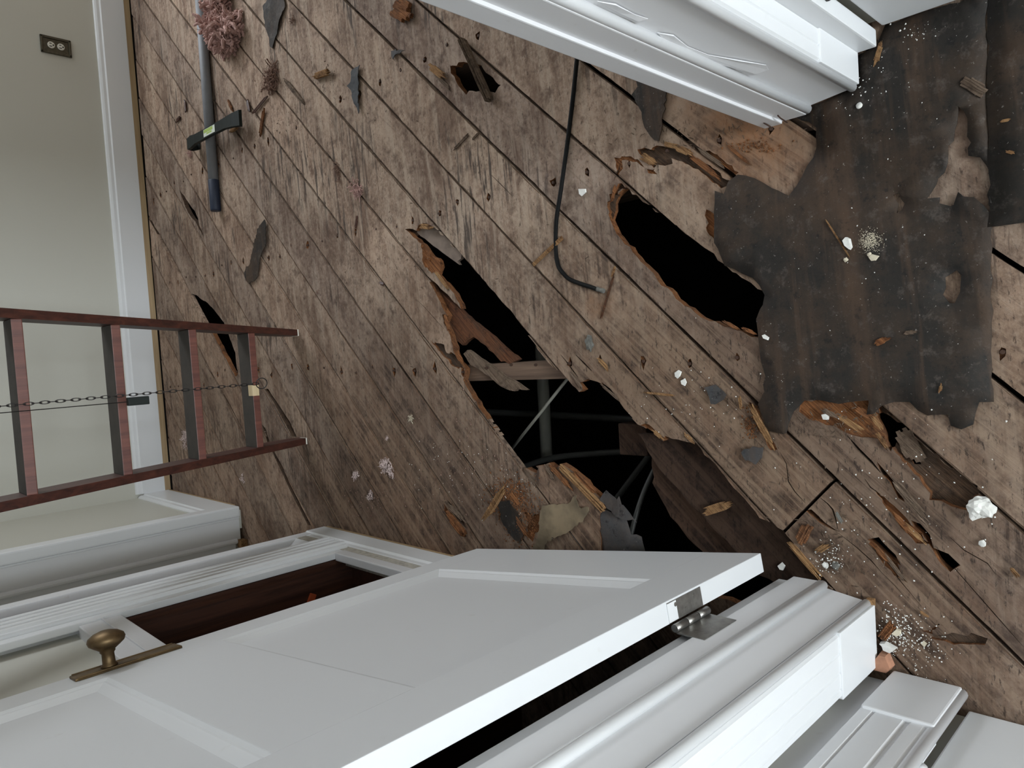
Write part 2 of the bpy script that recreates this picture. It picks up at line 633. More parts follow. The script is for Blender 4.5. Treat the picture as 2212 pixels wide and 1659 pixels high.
M['darkwood'] = m_wood('dark_stained_wood', (0.038, 0.016, 0.011), (0.095, 0.038, 0.023), (0, 0, 1), 0.45)
M['ladder'] = m_wood('red_stained_ladder_wood', (0.085, 0.024, 0.016), (0.165, 0.052, 0.034), (0, 0, 1), 0.5)
M['ladderrail'] = m_wood('dark_ladder_rail', (0.030, 0.010, 0.007), (0.085, 0.026, 0.016), (0, 0, 1), 0.5)
M['laddertop'] = m_plain('worn_tread_top', (0.046, 0.037, 0.029), 0.75, var=0.4, scale=25)
M['joist'] = m_wood('joist_wood', (0.075, 0.045, 0.029), (0.165, 0.105, 0.070), (0, 1, 0), 0.85, bstr=0.6)
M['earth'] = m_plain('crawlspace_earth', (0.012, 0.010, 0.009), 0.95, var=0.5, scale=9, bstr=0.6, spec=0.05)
M['foundation'] = m_plain('unseen_foundation_wall', (0.015, 0.013, 0.012), 0.95, var=0.4, scale=6, spec=0.05)
M['brass'] = m_plain('aged_brass', (0.17, 0.112, 0.056), 0.48, 0.85, 0.45, 60)
M['steel'] = m_plain('dull_steel', (0.34, 0.33, 0.31), 0.42, 0.9, 0.35, 80)
M['darkmetal'] = m_plain('dark_metal', (0.035, 0.030, 0.028), 0.45, 0.7, 0.4, 60)
M['pewter'] = m_plain('pewter_plate', (0.105, 0.095, 0.070), 0.42, 0.8, 0.35, 90)
M['almond'] = m_plain('white_plastic', (0.72, 0.70, 0.62), 0.35, var=0.1)
M['slot'] = m_plain('socket_slot', (0.02, 0.02, 0.02), 0.6)
M['pole'] = m_plain('grey_pole_metal', (0.185, 0.190, 0.205), 0.6, 0.0, 0.12, 30)
M['bluegrip'] = m_plain('navy_grip', (0.010, 0.018, 0.042), 0.55, var=0.2)
M['blackiron'] = m_plain('black_painted_iron', (0.008, 0.012, 0.010), 0.6, 0.0, 0.4, 50, 0.1, 0.25)
M['sticker'] = m_plain('white_green_sticker', (0.62, 0.66, 0.58), 0.5, var=0.1)
M['green'] = m_plain('green_print', (0.33, 0.45, 0.10), 0.5, var=0.2)
M['rubber'] = m_plain('black_cable_jacket', (0.006, 0.006, 0.006), 0.7, var=0.4, scale=120, spec=0.15)
M['pink'] = m_plain('pink_insulation', (0.50, 0.32, 0.285), 0.95, var=0.35, scale=130, bstr=1.0, spec=0.05)
M['palepink'] = m_plain('pale_insulation', (0.62, 0.50, 0.47), 0.95, var=0.3, scale=120, bstr=1.0, spec=0.05)
M['dustbrown'] = m_plain('dusty_lint', (0.26, 0.165, 0.13), 0.95, var=0.5, scale=120, bstr=1.0, spec=0.05)
M['plaster'] = m_plain('white_plaster', (0.74, 0.73, 0.69), 0.85, var=0.3, scale=60, bstr=0.5)
M['cream'] = m_plain('cream_plaster', (0.62, 0.55, 0.42), 0.85, var=0.3, scale=60, bstr=0.5)
M['brick'] = m_plain('brick_fragment', (0.42, 0.205, 0.125), 0.85, var=0.35, scale=50, bstr=0.5)
M['putty'] = m_plain('grey_putty', (0.13, 0.125, 0.11), 0.8, var=0.4, scale=60, bstr=0.5)
M['pvc'] = m_plain('pale_plastic_pipe', (0.20, 0.195, 0.165), 0.5, var=0.3, scale=12)
M['conduit'] = m_plain('grey_conduit', (0.055, 0.055, 0.050), 0.5, 0.2, 0.3, 12)
M['orange'] = m_plain('orange_tag', (0.55, 0.10, 0.03), 0.6, var=0.15)
M['pinewood'] = m_wood('bare_pine', (0.55, 0.42, 0.24), (0.66, 0.53, 0.33), (1, 0, 0))
M['glass'] = m_plain('window_bar_paint', (0.7, 0.7, 0.7), 0.4)
M['rust'] = m_plain('rusty_nail', (0.055, 0.026, 0.015), 0.8, 0.2, 0.4, 90)

# ------------------------------------------------------------------ the subfloor: boards on joists over a crawlspace
SEAMS = [
    [(355, 600), (442, 785), (520, 927), (602, 1085)],
    [(322, 472), (412, 635), (510, 815), (568, 925), (595, 982), (672, 1135)],
    [(350, 445), (420, 572), (465, 655), (572, 841), (630, 942), (662, 1010), (715, 1110)],
    [(327, 330), (375, 415), (452, 537), (537, 695), (605, 815), (647, 880), (705, 990), (755, 1085)],
    [(310, 232), (410, 400), (480, 510), (524, 581), (595, 705), (665, 810), (735, 930), (795, 1042), (860, 1170)],
    [(292, 132), (452, 375), (477, 417), (550, 530), (592, 595), (650, 682), (727, 810), (792, 920), (875, 1052)],
    [(295, 54), (380, 177), (524, 400), (600, 510), (680, 625), (767, 750), (800, 812), (883, 940), (965, 1077), (1030, 1180)],
    [(305, 0), (404, 136), (517, 286), (605, 415), (697, 547), (830, 730), (955, 922), (1007, 992), (1062, 1077), (1125, 1175)],
    [(366, 0), (455, 120), (547, 237), (622, 335), (680, 410), (752, 507), (832, 615), (967, 790), (1040, 890), (1122, 1010), (1172, 1087)],
    [(436, 0), (520, 102), (630, 232), (760, 397), (795, 445), (862, 527), (920, 592)],
    [(524, 0), (596, 85), (712, 220), (833, 360), (880, 415), (947, 495), (1000, 555), (1062, 625), (1175, 772)],
    [(622, 0), (677, 56), (762, 147), (833, 222), (917, 317), (1010, 415), (1157, 575), (1265, 700), (1350, 787), (1502, 955), (1642, 1115), (1689, 1143), (1779, 1252)],
    [(745, 0), (833, 85), (950, 197), (1170, 415), (1303, 552), (1450, 700), (1560, 805), (1640, 880), (1803, 1032), (1892, 1123), (2006, 1221), (2212, 1441)],
    [(900, 2), (1017, 100), (1200, 270), (1335, 390), (1480, 500), (1560, 570), (1907, 876), (2018, 987), (2104, 1047), (2212, 1151)],
    [(1150, 52), (1250, 125), (1353, 200), (1430, 258), (2145, 814), (2212, 870)],
]


def uw(p):
    return p[0] * NB[0] + p[1] * NB[1], p[0] * TB[0] + p[1] * TB[1]


def xy(u, w_):
    return (u * NB[0] + w_ * TB[0], u * NB[1] + w_ * TB[1])


lines = []
for s in SEAMS:
    q = [uw(at(*p)) for p in s]
    n = len(q)
    mu, mw = sum(a for a, _ in q) / n, sum(b for _, b in q) / n
    k = sum((a - mu) * (b - mw) for a, b in q) / sum((b - mw) ** 2 for _, b in q)
    lines.append((mu - k * mw, k))
first, last = lines[0], lines[-1]
before = [(first[0] - 0.1415 * i, 0.0) for i in range(11, 0, -1)]
after = [(last[0] + 0.146 * i, 0.0) for i in range(1, 24)]
lines = before + lines + after
NBEF = len(before)
HALF = {NBEF + 1: 0.0035, NBEF + 2: 0.0022, NBEF + 12: 0.0034, NBEF + 13: 0.0026, NBEF + 14: 0.0042, NBEF + 11: 0.0022, NBEF + 15: 0.004}

K4, K3 = 0.25, 0.31646
hole_ladder = crop(280, 400, K4, [(528, 938), (575, 950), (620, 985), (680, 1020), (730, 1075), (775, 1135), (815, 1190), (870, 1330), (915, 1450), (935, 1640), (915, 1655), (820, 1480), (720, 1290), (640, 1160)])
hole_small = [(970, 141), (975, 140), (984, 142), (990, 136), (1000, 132), (1010, 135), (1018, 140), (1037, 141), (1050, 155), (1065, 170), (1083, 185), (1075, 190), (1068, 200), (1046, 198), (1028, 199), (1012, 196), (1005, 203), (998, 195), (985, 175), (980, 165), (972, 157)]
hole_big = [(875, 494), (886, 495), (900, 497), (915, 482), (940, 492), (997, 552), (1062, 625), (1110, 680), (1175, 772), (1205, 800), (1225, 822), (1251, 847), (1259, 840), (1247, 828), (1262, 822), (1270, 820), (1289, 823), (1298, 826), (1330, 858), (1362, 902), (1376, 918), (1408, 934), (1433, 951), (1436, 940), (1463, 948), (1484, 956), (1502, 957),
            (1642, 1117), (1689, 1145), (1785, 1262), (1740, 1330), (1300, 1240), (1297, 1073), (1281, 1059), (1256, 1032), (1237, 1018), (1213, 1002), (1202, 1010), (1186, 1000), (1175, 1005), (1159, 1005), (1163, 1010), (1159, 1021), (1137, 1012), (1126, 1013),
            (1040, 889), (1000, 822), (1006, 797), (990, 780), (982, 760), (981, 750), (967, 712), (959, 697), (965, 682), (955, 662), (930, 612), (922, 596), (926, 597), (960, 630), (995, 667), (982, 635), (962, 612), (935, 585), (922, 565), (922, 542), (900, 516)]
hole_two = crop(1050, 300, K3, [(950, 330), (1355, 640), (1560, 790), (1640, 880), (1890, 1040), (1960, 1100), (1940, 1190), (1900, 1330), (1800, 1345), (1740, 1310), (1620, 1280), (1560, 1250), (1470, 1220), (1420, 1180), (1300, 1090), (1200, 990), (1110, 890), (1000, 770), (930, 700), (880, 610), (850, 550), (870, 480), (880, 400), (920, 350)])
C8 = lambda pts: crop(1512, 800, K3, pts)
hole_cavity = C8([(1195, 285), (1250, 300), (1400, 400), (1440, 540), (1490, 650), (1440, 640), (1370, 560), (1310, 500), (1290, 555), (1225, 400)])
hole_cavity2 = C8([(1430, 1025), (1500, 1050), (1560, 1130), (1600, 1220), (1700, 1260), (1785, 1330), (1700, 1385), (1620, 1290), (1540, 1170)])
hole_gap3 = C8([(1200, 620), (1260, 690), (1340, 780), (1400, 900), (1350, 870), (1290, 760), (1250, 720)])
hole_gap4 = C8([(720, 955), (760, 950), (860, 1040), (940, 1100), (910, 1090), (820, 1040)])
hole_gap5 = C8([(1140, 1150), (1220, 1140), (1330, 1260), (1370, 1330), (1300, 1290)])
gapc = crop(280, 400, K4, [(430, 40), (470, 90), (520, 170), (560, 220), (590, 290), (600, 340), (640, 440), (610, 400), (570, 320), (520, 260), (480, 190)])
gap6 = crop(800, 780, K4, [(660, 1200), (690, 1230), (740, 1300), (800, 1380), (830, 1450), (770, 1400), (700, 1290)])
gap7 = crop(330, 780, K4, [(965, 245), (990, 240), (1098, 400), (1182, 530), (1240, 660), (1200, 650), (1116, 500), (1034, 350)])
gap8 = crop(330, 780, K4, [(945, 545), (975, 580), (1010, 690), (1060, 800), (1200, 1090), (1370, 1420), (1345, 1420), (1180, 1100), (1040, 800), (985, 690)])
CUTS = [rag(floorpts(hole_ladder), .002, .02, TB, .006), rag(floorpts(hole_small), .003, .012), rag(floorpts(hole_big), .0022, .014, TB, .012), rag(floorpts(hole_two), .003, .012, TB, .010),
        rag(floorpts(hole_cavity), .003, .01), rag(floorpts(hole_cavity2), .002, .012), rag(floorpts(hole_gap3), .001, .012), rag(floorpts(hole_gap4), .001, .012), rag(floorpts(hole_gap5), .001, .012),
        rag(floorpts(gapc), .002, .02), rag(floorpts(gap6), .001, .02), rag(floorpts(gap7), .001, .03), rag(floorpts(gap8), .0008, .03)]
CB = lambda pts: crop(1050, 300, K3, pts)
pit_list = [
    (CB([(1030, 70), (1170, 45), (1260, 60), (1360, 90), (1420, 110), (1500, 170), (1660, 290), (1640, 330), (1600, 330), (1500, 250), (1420, 190), (1390, 180), (1270, 130), (1220, 180), (1150, 190), (1060, 120)]), .009),
    ([(2012, 1380), (2040, 1370), (2060, 1366), (2100, 1370), (2134, 1382), (2090, 1394), (2040, 1388)], .0086),
    ([(1990, 1300 + 60), (2030, 1352), (2050, 1358), (2010, 1364)], .003),
    (CB([(870, 120), (960, 118), (1060, 160), (1080, 200), (1000, 150), (930, 150), (905, 260), (890, 250)]), .004),
    (CB([(1100, 200), (1160, 190), (1165, 250), (1110, 240)]), .005),
    (CB([(1500, 480), (1565, 520), (1565, 700), (1500, 600)]), .006),
    (CB([(1420, 40), (1600, 120), (1720, 230), (1690, 250), (1560, 160)]), .005),
    (CB([(840, 370), (890, 340), (930, 300), (960, 335), (900, 360), (870, 480), (850, 560), (830, 520), (825, 430)]), .010),
    (C8([(690, 215), (840, 200), (1140, 210), (1240, 390), (1280, 560), (1200, 470), (1000, 430), (900, 380), (740, 330), (680, 280)]), .006),
    (C8([(1220, 240), (1380, 380), (1600, 580), (1890, 790), (1900, 850), (1830, 960), (1700, 930), (1560, 880), (1500, 740), (1330, 560), (1250, 400)]), .014),
    (C8([(1290, 900), (1380, 980), (1560, 1190), (1480, 1180), (1340, 1040), (1200, 850), (1190, 820)]), .007),
    (C8([(1150, 1180), (1240, 1160), (1330, 1290), (1420, 1450), (1330, 1400), (1200, 1250)]), .007),
    (C8([(330, 220), (380, 240), (500, 500), (530, 550), (480, 540), (400, 400)]), .006),
    (C8([(560, 1150), (640, 1180), (800, 1390), (700, 1380), (620, 1250)]), .012),
    (crop(0, 0, 1, [(905, 505), (925, 545), (924, 566), (938, 588), (934, 592), (915, 572), (912, 545)]), .008),
    (crop(800, 780, K4, [(630, 1230), (680, 1290), (790, 1430), (830, 1510), (780, 1510), (700, 1380), (640, 1290)]), .006),
    (crop(800, 780, K4, [(1320, 1280), (1400, 1340), (1480, 1330), (1450, 1480), (1400, 1560), (1340, 1500), (1360, 1400)]), .005),
    (crop(950, 750, .27125, [(1290, 280), (1330, 300), (1420, 420), (1530, 560), (1500, 570), (1400, 430)]), .009),
    (crop(950, 750, .27125, [(1640, 600), (1700, 640), (1800, 720), (1780, 740), (1690, 680), (1600, 620)]), .006),
    (crop(850, 450, .27125, [(300, 1060), (400, 1080), (420, 1150), (490, 1160), (570, 1280), (480, 1260), (400, 1180)]), .009),
    (crop(850, 450, .27125, [(390, 850), (430, 860), (420, 920), (440, 980), (400, 920)]), .007),
]
def crack(pts, wpx=2.2):
    """A thin split drawn along a few points of the photo."""
    a = [(u, v) for u, v in pts]
    up, dn = [], []
    for k, (u, v) in enumerate(a):
        q, r_ = a[max(k - 1, 0)], a[min(k + 1, len(a) - 1)]
        dx, dy = r_[0] - q[0], r_[1] - q[1]
        L = math.hypot(dx, dy) or 1
        e = wpx * (.25 if k in (0, len(a) - 1) else random.uniform(.6, 1.2)) / 2
        up.append((u - dy / L * e, v + dx / L * e))
        dn.append((u + dy / L * e, v - dx / L * e))
    return floorpts(up + dn[::-1])


for pts, wp in ((C8([(820, 870), (870, 910), (905, 950), (925, 1010), (945, 1100)]), 3), (C8([(545, 555), (590, 640), (605, 760), (650, 830), (720, 905)]), 2.2), (C8([(945, 1110), (1060, 1200), (1170, 1300), (1240, 1380)]), 2.5), (C8([(1240, 1380), (1330, 1470), (1410, 1560)]), 2),
                (C8([(1000, 445), (1080, 540), (1170, 630), (1230, 700)]), 5), (C8([(1690, 1130), (1800, 1230), (1960, 1320), (2020, 1400)]), 2), (C8([(930, 600), (945, 660), (925, 720)]), 1.5), (C8([(1120, 740), (1160, 800), (1230, 850)]), 3),
                ([(829, 742), (850, 768), (880, 812), (915, 860), (945, 902)], 5), ([(1326, 390), (1334, 368), (1338, 350)], 2), (crop(850, 450, .27125, [(190, 730), (260, 800), (330, 880), (400, 960)]), 1.5), (crop(950, 750, .27125, [(960, 60), (1010, 120), (1060, 190), (1100, 240)]), 2.5),
                (crop(950, 750, .27125, [(1080, 60), (1150, 130), (1210, 190)]), 4), ([(2020, 1180), (2080, 1250), (2150, 1330), (2212, 1400)], 2), ([(1850, 1150), (1900, 1200), (1950, 1262), (1990, 1310)], 2), (crop(280, 400, K4, [(170, 290), (250, 420), (330, 560), (420, 730), (528, 938)]), 4.5),
                (crop(330, 780, K4, [(1320, 900), (1400, 1030), (1500, 1220)]), 2.5), (crop(330, 780, K4, [(450, 20), (560, 190), (660, 370), (760, 560)]), 2.5), ([(1060, 375), (1085, 400), (1110, 425)], 2)):
    CUTS.append(crack(pts, wp))
# little torn divots along the nail lines over the joists
nail_pts = []
for jx in (-0.045, 0.385, 0.80):
    for i in range(len(lines) - 1):
        for fr in (0.25, 0.72):
            a, k = lines[i]
            a2, k2 = lines[i + 1]
            u = (a + (a2 - a) * fr)
            # x = u*NB.x + w*TB.x
            wv = (jx + random.uniform(-.012, .012) - u * NB[0]) / TB[0]
            p = xy(u + k * wv, wv)
            if -0.5 < p[1] < 3.75:
                nail_pts.append(p)
PITS = [(rag(floorpts(p), .0026, .009, TB, .012), dd) for p, dd in pit_list]
for p in nail_pts:
    if random.random() < 0.8:
        a0 = random.uniform(0, 6.28)
        rr = random.uniform(.005, .013)
        PITS.append(([(p[0] + math.cos(a0 + t) * rr * random.uniform(.5, 1.4) * (1.5 if j % 2 else 1), p[1] + math.sin(a0 + t) * rr * random.uniform(.4, 1.0)) for j, t in enumerate([0, 1.1, 2.2, 3.2, 4.3, 5.3])], random.choice((.004, .0087, .0087))))

DARKCUTS += CUTS[9:]
floor = empty('floor', (0.3, 1.5, -0.02), 'weathered diagonal plank subfloor with rotted holes', None, None, 'structure')
RECT = (-1.28, -3.46, 3.42, 3.776)
JOINT = uw(at(1747, 1094))[1]


def board(i, w0, w1, z, mats):
    a, k = lines[i]
    a2, k2 = lines[i + 1]
    g1, g2 = HALF.get(i, .0026), HALF.get(i + 1, .0026)
    n = max(2, int((w1 - w0) / 0.09))
    e1 = [xy(a + k * (w0 + (w1 - w0) * t / n) + g1 + random.uniform(-.0008, .0012), w0 + (w1 - w0) * t / n) for t in range(n + 1)]
    e2 = [xy(a2 + k2 * (w0 + (w1 - w0) * t / n) - g2 - random.uniform(-.0008, .0012), w0 + (w1 - w0) * t / n) for t in range(n, -1, -1)]
    poly = clip_rect(e1 + e2, *RECT)
    if not poly or len(poly) < 3:
        return
    ph = random.uniform(0, 6)
    cup = random.uniform(-.0012, .0012)
    strips = []  # narrow brown strips that darken both long edges of the board
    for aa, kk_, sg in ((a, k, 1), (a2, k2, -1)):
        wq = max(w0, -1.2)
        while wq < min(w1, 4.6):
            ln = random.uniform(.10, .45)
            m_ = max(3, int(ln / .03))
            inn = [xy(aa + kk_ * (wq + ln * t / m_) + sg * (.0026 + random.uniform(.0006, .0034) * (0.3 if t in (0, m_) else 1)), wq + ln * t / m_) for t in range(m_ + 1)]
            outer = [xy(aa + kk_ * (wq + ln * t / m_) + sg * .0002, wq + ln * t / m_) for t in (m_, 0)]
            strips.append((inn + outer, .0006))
            wq += ln + random.choice((0.0, 0.0, .04, .12))
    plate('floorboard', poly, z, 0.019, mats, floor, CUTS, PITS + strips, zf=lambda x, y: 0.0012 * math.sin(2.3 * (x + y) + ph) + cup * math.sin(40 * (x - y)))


for i in range(len(lines) - 1):
    z = random.uniform(-.0015, .0015)
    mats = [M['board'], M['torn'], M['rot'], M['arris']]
    if i == NBEF + 11:
        board(i, -3.9, JOINT - .003, z, mats)
        board(i, JOINT + .003, 5.2, z + .002, mats)
    else:
        board(i, -3.9, 5.2, z, mats)

for jx in (-0.88, -0.46, -0.045, 0.385, 0.80, 1.22, 1.64, 2.06, 2.48, 2.90, 3.32):
    mb = MB()
    n = 60
    ys = 1.80 if abs(jx + .46) < .01 else -3.4
    top = [(ys + (3.8 - ys) * t / n, random.uniform(-.0015, .0015)) for t in range(n + 1)]
    vs, fs = [], []
    for y, e in top:
        vs += [(jx - .0225 + random.uniform(-.001, .001), y, -.0215 + e), (jx + .0225 + random.uniform(-.001, .001), y, -.0215 + e), (jx + .0225, y, -.215), (jx - .0225, y, -.215)]
    for t in range(n):
        for q in range(4):
            fs.append((t * 4 + q, t * 4 + (q + 1) % 4, t * 4 + 4 + (q + 1) % 4, t * 4 + 4 + q))
    fs += [(3, 2, 1, 0), (n * 4, n * 4 + 1, n * 4 + 2, n * 4 + 3)]
    mb.add(vs, fs).build('joist', M['joist'], floor)

nm = MB()
for p in nail_pts:
    nm.lathe([(.0001, .0022), (.0034, .0020), (.0038, .0008), (.0036, -.004)], Matrix.Translation((p[0], p[1], 0)), 8)
nm.build('nail_heads', M['rust'], floor, kind='stuff')

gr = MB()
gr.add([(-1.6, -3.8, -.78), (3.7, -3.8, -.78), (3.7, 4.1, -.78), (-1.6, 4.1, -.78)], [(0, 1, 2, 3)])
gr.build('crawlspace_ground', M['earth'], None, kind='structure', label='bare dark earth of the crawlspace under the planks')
fo = MB()  # unseen walls added so no outside light leaks in under the floor
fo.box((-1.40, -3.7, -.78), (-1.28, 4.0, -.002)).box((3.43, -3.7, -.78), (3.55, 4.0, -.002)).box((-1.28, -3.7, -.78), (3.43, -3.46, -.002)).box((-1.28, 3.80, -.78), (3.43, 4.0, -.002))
fo.build('unseen_foundation_wall', M['foundation'], None, kind='structure', label='unseen dark foundation wall added round the crawlspace to keep light out')


# ------------------------------------------------------------------ the room: walls, windows, ceiling
def st(name, mb, mat, parent=None, **kw):
    if parent is None:
        kw.setdefault('kind', 'structure')
    return mb.build(name, mat, parent, **kw)


CEIL = 2.62
YB = 3.815       # face of the far wall
st('wall_back', MB().box((-1.28, YB, 0), (2.15, YB + .045, CEIL)).box((3.35, YB, 0), (3.42, YB + .045, CEIL)).box((2.15, YB, 0), (3.35, YB + .045, .80)).box((2.15, YB, 2.32), (3.35, YB + .045, CEIL)), M['wall'], label='grey beige painted wall behind the ladder')
st('ceiling', MB().box((-1.28, -3.5, CEIL), (3.50, 3.86, CEIL + .05)), M['paint'], label='plain white ceiling')
# side wall of the far room with its window (out of the picture): wall round the opening, bars, sill
wr = MB()
wr.box((3.42, .592, 0), (3.50, 3.86, CEIL))
st('wall_side', wr, M['wall'], label='grey beige side wall of the room')
wn = MB()
wn.bbox((2.10, YB - .03, .76), (3.40, YB + .06, .80), .004).bbox((2.73, YB + .005, .80), (2.77, YB + .035, 2.32), .003).bbox((2.15, YB + .01, 1.53), (3.35, YB + .03, 1.57), .003)
st('window_1', wn, M['paint'], label='white sash bars of the daylight window')
# wall between hall and room, on both sides of the doorway
st('wall_doorway', MB().box((-1.28, .485, 0), (-.50, .592, CEIL)).box((.425, .485, 0), (3.42, .592, CEIL)).box((-.50, .485, 2.12), (.425, .592, CEIL)), M['wall'], label='wall that holds the open doorway')
# hall walls
st('wall_hall', MB().box((-.70, -3.46, 0), (-.632, .47, CEIL)).box((.505, -3.46, 0), (.56, .47, CEIL)), M['wall'], label='side walls of the short hall')
hw = MB()
hw.box((-.632, -3.49, 0), (.505, -3.44, .88)).box((-.632, -3.49, 2.36), (.505, -3.44, CEIL)).box((-.632, -3.49, .88), (-.49, -3.44, 2.36)).box((.37, -3.49, .88), (.505, -3.44, 2.36))
st('wall_hall_end', hw, M['wall'], label='end wall of the hall with a window')
st('window_2', MB().bbox((-.50, -3.435, .85), (.38, -3.38, .885), .004).bbox((-.075, -3.45, .885), (-.045, -3.43, 2.36), .003), M['paint'], label='white bars of the hall window')


def skirting(name, pts, parent=None, z0=.014, z1=.146, **kw):
    """Baseboard along a line in plan: pts = two ends (x, y) and the outward normal."""
    (x0, y0), (x1, y1), (nx, ny) = pts
    prof = [(0, z0), (.019, z0), (.019, z1 - .030), (.014, z1 - .024), (.013, z1 - .012), (.009, z1 - .004), (.004, z1), (0, z1)]
    vs = [(x0 + nx * o, y0 + ny * o, z) for o, z in prof] + [(x1 + nx * o, y1 + ny * o, z) for o, z in prof]
    n = len(prof)
    fs = [(i, (i + 1) % n, n + (i + 1) % n, n + i) for i in range(n)] + [tuple(range(n)), tuple(range(2 * n - 1, n - 1, -1))]
    mb = MB().add(vs, fs)
    bm = bmesh.new()
    me = bpy.data.meshes.new('t')
    me.from_pydata(mb.v, [], mb.f)
    bm.from_mesh(me)
    bmesh.ops.recalc_face_normals(bm, faces=bm.faces)
    mb = MB().bm(bm)
    o = mb.build(name, M['casepaint'], parent, **kw)
    ed = MB()
    ax, bx = sorted((x0, x1))
    k = .018
    ed.add([(x0, y0, 0.0), (x0 + nx * k, y0 + ny * k, 0.0), (x1 + nx * k, y1 + ny * k, 0.0), (x1, y1, 0.0), (x0, y0, z0), (x0 + nx * k, y0 + ny * k, z0), (x1 + nx * k, y1 + ny * k, z0), (x1, y1, z0)],
           [(0, 3, 2, 1), (4, 5, 6, 7), (0, 1, 5, 4), (1, 2, 6, 5), (2, 3, 7, 6), (3, 0, 4, 7)])
    ed.build('unpainted_edge', M['rawedge'], o, label='bare wood edge below the paint')
    return o


skirting('baseboard_back', ((-.564, YB), (3.42, YB), (0, -1)), z0=.027, z1=.160, kind='structure', label='tall white baseboard along the grey beige wall')
# stub of side wall between the far corner and the alcove
st('wall_stub', MB().box((-.66, 3.00, 0), (-.583, YB, CEIL)), M['wall'], label='short grey beige wall piece beside the ladder')
skirting('baseboard_stub', ((-.583, 3.05), (-.583, YB - .019), (1, 0)), z0=.014, z1=.155, kind='structure', label='short white baseboard at the corner by the ladder')
al = empty('trim_alcove', (-.6, 3.0, 0), 'white painted casing and jamb of the alcove opening', None, None, 'structure')
st('corner_casing', MB().bbox((-.606, 2.978, .012), (-.562, 3.052, 2.25), .007), M['casepaint'], al)
st('casing_bead', MB().tube([(-.611, 2.990, .014), (-.611, 2.990, 2.25)], .005, 8), M['casepaint'], al)
st('jamb_face', MB().bbox((-.704, 2.992, .012), (-.572, 3.02, 2.25), .002), M['paint'], al)
st('jamb_bead', MB().tube([(-.708, 2.990, .03), (-.708, 2.990, 2.25)], .011, 10), M['paint'], al)
st('jamb_back', MB().bbox((-.80, 3.002, .03), (-.70, 3.02, 2.25), .002), M['paint'], al)
st('raw_block', MB().bbox((-.735, 2.955, .0), (-.703, 2.995, .028), .002), M['tornlight'], al)
st('wall_alcove', MB().box((-1.28, 3.02, 0), (-.66, 3.06, CEIL)).box((-1.28, 2.25, 0), (-1.24, 3.02, CEIL)).box((-1.24, 2.235, 0), (-.605, 2.26, CEIL)), M['wall'], label='dim inner walls of the alcove')

# ------------------------------------------------------------------ doorway trim, hinge side
lj = empty('trim_1', (-.50, .53, 0), 'white jamb and fluted casing below the open door', None, None, 'structure')
T0 = .012
st('rabbet_strip', MB().bbox((-.53, .594, T0), (-.455, .624, 2.1), .0015), M['paint'], lj)
st('jamb_board', MB().bbox((-.53, .547, T0), (-.445, .595, 2.1), .002), M['paint'], lj)
st('stop_bead', MB().tube([(-.452, .541, T0), (-.452, .541, 2.1)], .0085, 12).tube([(-.4465, .5465, T0), (-.4465, .5465, 2.1)], .0032, 8), M['casepaint'], lj, smooth=True)
st('reveal_board', MB().prism([(-.456, .540), (-.466, .474), (-.53, .474), (-.53, .540)], T0, 2.1), M['paint'], lj)
st('corner_bead', MB().tube([(-.4695, .466, T0 + .004), (-.4695, .466, 2.1)], .0075, 12), M['casepaint'], lj, smooth=True)


def casing_profile(x0, x1, yf, yb, grooves):
    """Casing seen from the hall: flat face with narrow grooves, outline in plan."""
    sgn = 1 if x1 > x0 else -1
    p = [(x0, yb), (x0, yf + .004), (x0 + sgn * .003, yf)]
    for g in grooves:
        gx = x0 + (x1 - x0) * g
        p += [(gx - sgn * .0022, yf), (gx, yf + .0022), (gx + sgn * .0022, yf)]
    return p + [(x1 - sgn * .004, yf), (x1, yf + .004), (x1, yb)]


st('fluted_casing', MB().prism(casing_profile(-.474, -.576, .4555, .485, (.30, .60, .86)), .166, 2.1), M['casepaint'], lj)
st('plinth_block', MB().bbox((-.578, .4530, T0), (-.4705, .486, .166), .002), M['casepaint'], lj)
st('torn_corner', MB().bbox((-.476, .455, .002), (-.462, .468, .016), .002), M['tornlight'], lj)

rj = empty('trim_2', (.43, .52, 0), 'white jamb and casing with peeling paint beside the loose cable', None, None, 'structure')
st('rabbet_strip', MB().bbox((.378, .572, T0 + .004), (.44, .606, 2.1), .002), M['paint'], rj)
st('jamb_board', MB().bbox((.383, .530, T0), (.44, .574, 2.1), .002), M['paint'], rj)
st('stop_bead', MB().tube([(.3925, .529, T0), (.3925, .529, 2.1)], .0085, 12).tube([(.3870, .5345, T0), (.3870, .5345, 2.1)], .003, 8), M['casepaint'], rj, smooth=True)
st('reveal_board', MB().prism([(.3965, .530), (.4045, .460), (.45, .460), (.45, .530)], T0, 2.1), M['paint'], rj)
st('corner_bead', MB().tube([(.4065, .452, T0), (.4065, .452, 2.1)], .0075, 12), M['casepaint'], rj, smooth=True)
st('fluted_casing', MB().prism(casing_profile(.411, .462, .4425, .485, (.45,)), .168, 2.1), M['casepaint'], rj)
st('plinth_block', MB().bbox((.4085, .4405, T0), (.462, .486, .168), .002), M['casepaint'], rj)
st('return_board', MB().bbox((.459, .411, T0), (.487, .470, 2.1), .003), M['casepaint'], rj)
for (u_, v_), y_ in (((1506, 178), .590), ((1673, 252), .560)):
    nx_, ny_ = at(u_, v_, .03)
    MB().tube([(.3815, y_, .060), (.378, y_ - .001, .052), (.3745, y_ - .002, .028)], .0013, 6).build('nail', M['rust'], rj)
